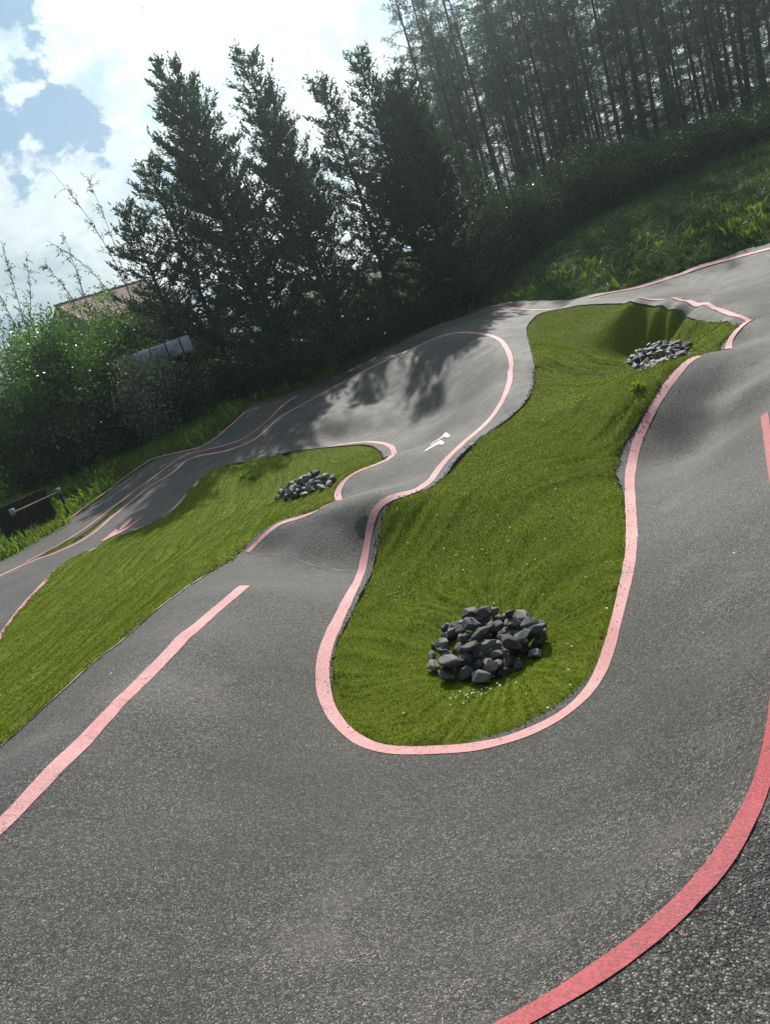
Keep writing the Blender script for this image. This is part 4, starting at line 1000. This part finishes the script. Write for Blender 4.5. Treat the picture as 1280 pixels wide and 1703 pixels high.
house = thing('house', 'house with a long brown tiled roof showing above the shrubs', 'house', (float(ra[0]+rb[0])/2, float(ra[1]+rb[1])/2, -1.2)); house.rotation_euler = (0, 0, hang)
RZ = zr+1.2; dep, fall = 3.6, 1.55; hl = hlen/2
wl = [((0, -dep+.35, (RZ-fall)/2), (hlen-.3, .25, RZ-fall)), ((0, dep-.35, (RZ-fall)/2), (hlen-.3, .25, RZ-fall)), ((-hl+.27, 0, (RZ-fall)/2), (.25, 2*dep-.95, RZ-fall)), ((hl-.27, 0, (RZ-fall)/2), (.25, 2*dep-.95, RZ-fall))]
boxes('wall', wl, M_wall, house)
for sx in (-1, 1):
    x = sx*(hl-.27); mesh_obj('gable', [(x-.1, -dep+.3, RZ-fall), (x-.1, dep-.3, RZ-fall), (x-.1, 0, RZ-.12), (x+.1, -dep+.3, RZ-fall), (x+.1, dep-.3, RZ-fall), (x+.1, 0, RZ-.12)], [(0, 2, 1), (3, 4, 5), (0, 3, 5, 2), (1, 2, 5, 4), (0, 1, 4, 3)], M_wall, house)
nC = int(hlen/.045); nR = 16; V = []
for side in (-1, 1):
    u = np.linspace(-hl, hl, nC); v = np.repeat(np.linspace(0, 1, nR+1), 2)[1:-1]
    U, W_ = np.meshgrid(u, v, indexing='ij'); step = np.tile(np.array([0.0, .05]), nR)[None, :]
    zz = RZ-W_*fall+.055*np.abs(np.sin(U*math.pi/.24))+(.05-step)*1.0
    P = np.stack([U, side*W_*dep, zz], -1).reshape(-1, 3); m = len(v); i, j = np.meshgrid(np.arange(nC-1), np.arange(m-1), indexing='ij'); a = (i*m+j).ravel()
    o = mesh_obj('roof_slope', P, np.stack([a, a+1, a+m+1, a+m], 1), M_tile, house, smooth=False)
tb = Tubes()
for k in range(int(hlen/.42)): 
    x = -hl+k*.42; tb.add(np.array([(x, 0, RZ+.03), (x+.2, 0, RZ+.045), (x+.44, 0, RZ+.06)]), [.10, .11, .12], 8)
tb.build('ridge_tiles', M_tile, house)
for x in (-hl*.5, 0.2*hl, hl*.6):
    f = boxes('window', [((x, -dep+.2, RZ*.5), (1.15, .08, 1.25))], M_frame, house); boxes('pane', [((x, -dep+.15, RZ*.5), (.98, .03, 1.08))], M_glass, f)

tq = at_y(268, 583, 25.6); tz = H1(tq[0], tq[1])
tank = thing('water_tank', 'long pale grey tank with dark bands lying behind the silvery shrub', 'tank', (tq[0], tq[1], tz)); tank.rotation_euler = (0, 0, R(8))
zc = float(tq[2]-tz)-.08; rad = .38; hl2 = .98
prof = [(-hl2, .02), (-hl2+.02, rad*.55), (-hl2+.16, rad*.93), (-hl2+.30, rad)]+[(x, rad) for x in np.linspace(-hl2+.4, hl2-.12, 8)]+[(hl2-.03, rad*.97), (hl2, rad*.88), (hl2+.01, .02)]
k = 28; V = []; F_ = []
def se(a): return math.copysign(abs(a)**.5, a)
for (x, r_) in prof:
    for q in range(k): V.append((x, r_*se(math.cos(q*2*math.pi/k)), zc+r_*se(math.sin(q*2*math.pi/k))*.72))
for i in range(len(prof)-1):
    for q in range(k): F_.append((i*k+q, i*k+(q+1) % k, (i+1)*k+(q+1) % k, (i+1)*k+q))
mesh_obj('tank_body', V, F_, M_tank, tank, smooth=True)
for x in (-.30, .20, .66):
    V = [(x+dx, rr*se(math.cos(q*2*math.pi/k)), zc+rr*se(math.sin(q*2*math.pi/k))*.72) for dx, rr in ((-.022, rad-.01), (-.022, rad+.012), (.022, rad+.012), (.022, rad-.01)) for q in range(k)]
    mesh_obj('band', V, [(i*k+q, i*k+(q+1) % k, (i+1)*k+(q+1) % k, (i+1)*k+q) for i in range(3) for q in range(k)], M_band, tank)
for x in (-.7, 0, .75): boxes('support', [((x, 0, max(zc-rad*.7, .2)/2), (.12, .6, max(zc-rad*.7, .2)))], M_wood, tank)

P = np.array([at_y(px, 860-.42*(px-10), yy)[:2] for px, yy in zip(rp.uniform(-40, 130, 260), rp.uniform(16.6, 18.2, 260))])
P = P[~inpoly(P[:, 0], P[:, 1], poly_track)]
scatter('fence_weeds', 'bright weeds growing up in front of the low fence', P, rp.uniform(1.2, 2.4, len(P)), tf_a)
f0, f1 = at_y(22, 853, 17.6), at_y(98, 818, 19.4); g0, g1 = H1(f0[0], f0[1]), H1(f1[0], f1[1])
fl = float(np.hypot(*(f1-f0)[:2])); fa = math.atan2(f1[1]-f0[1], f1[0]-f0[0])
fence = thing('low_fence', 'low dark board fence with a rail between two pale capped posts', 'fence', (float(f0[0]), float(f0[1]), min(g0, g1))); fence.rotation_euler = (0, 0, fa)
zb = float(f0[2]-min(g0, g1)); zt = float(f1[2]-min(g0, g1))
o = Tubes(); o.add(np.array([(0, 0, zb), (fl/2, 0, (zb+zt)/2), (fl, 0, zt)]), [.022, .022, .022], 8); o.build('rail', M_rail, fence)
for x, z in ((0, zb), (fl, zt)):
    t_ = Tubes(); t_.add(np.array([(x, 0, -.1), (x, 0, z-.03)]), [.03, .03], 8); t_.build('post', M_wood, fence)
    t_ = Tubes(); t_.add(np.array([(x, 0, z-.06), (x, 0, z-.055), (x, 0, z+.09), (x, 0, z+.10)]), [.01, .055, .066, .01], 14); t_.build('post_cap', M_cap, fence)
nb = int(fl/.15)
bme = None
for k in range(-1, nb):
    u = (k+.5)/nb; hgt_ = zb+(zt-zb)*u+.19+random.uniform(-.012, .012)
    if bme is None: bo = boxes('board', [((0, 0, .5), (.135, .025, 1.0))], M_wood, fence); bme = bo.data
    else: bo = bpy.data.objects.new('board', bme); link(bo, fence)
    bo.location = (u*fl, .35+random.uniform(-.006, .006), 0); bo.scale = (1, 1, hgt_)

# ------------------------------------------------------------------ scattering veil added to imitate the sun glare
def glare_veil(d):
    x0, x1, y0, y1, z0, z1 = -75, 110, -12, 110, -4.5, 24
    V = [(x, y, z) for x in (x0, x1) for y in (y0, y1) for z in (z0, z1)]
    m = bpy.data.materials.new('glare_veil'); m.use_nodes = True; nt = NT(m.node_tree); nt.n.remove(nt.n['Principled BSDF'])
    v = nt.new('ShaderNodeVolumePrincipled'); v.inputs['Density'].default_value = d; v.inputs['Anisotropy'].default_value = .76; v.inputs['Color'].default_value = (.80, .97, 1.0, 1)
    nt.link(v.outputs[0], nt.n['Material Output'].inputs['Volume'])
    o = mesh_obj('glare_veil', V, [(0, 1, 3, 2), (4, 6, 7, 5), (0, 4, 5, 1), (2, 3, 7, 6), (0, 2, 6, 4), (1, 5, 7, 3)], m); tag(o, 'thin bluish veil added to imitate sun glare', kind='stuff')
glare_veil(.00115)
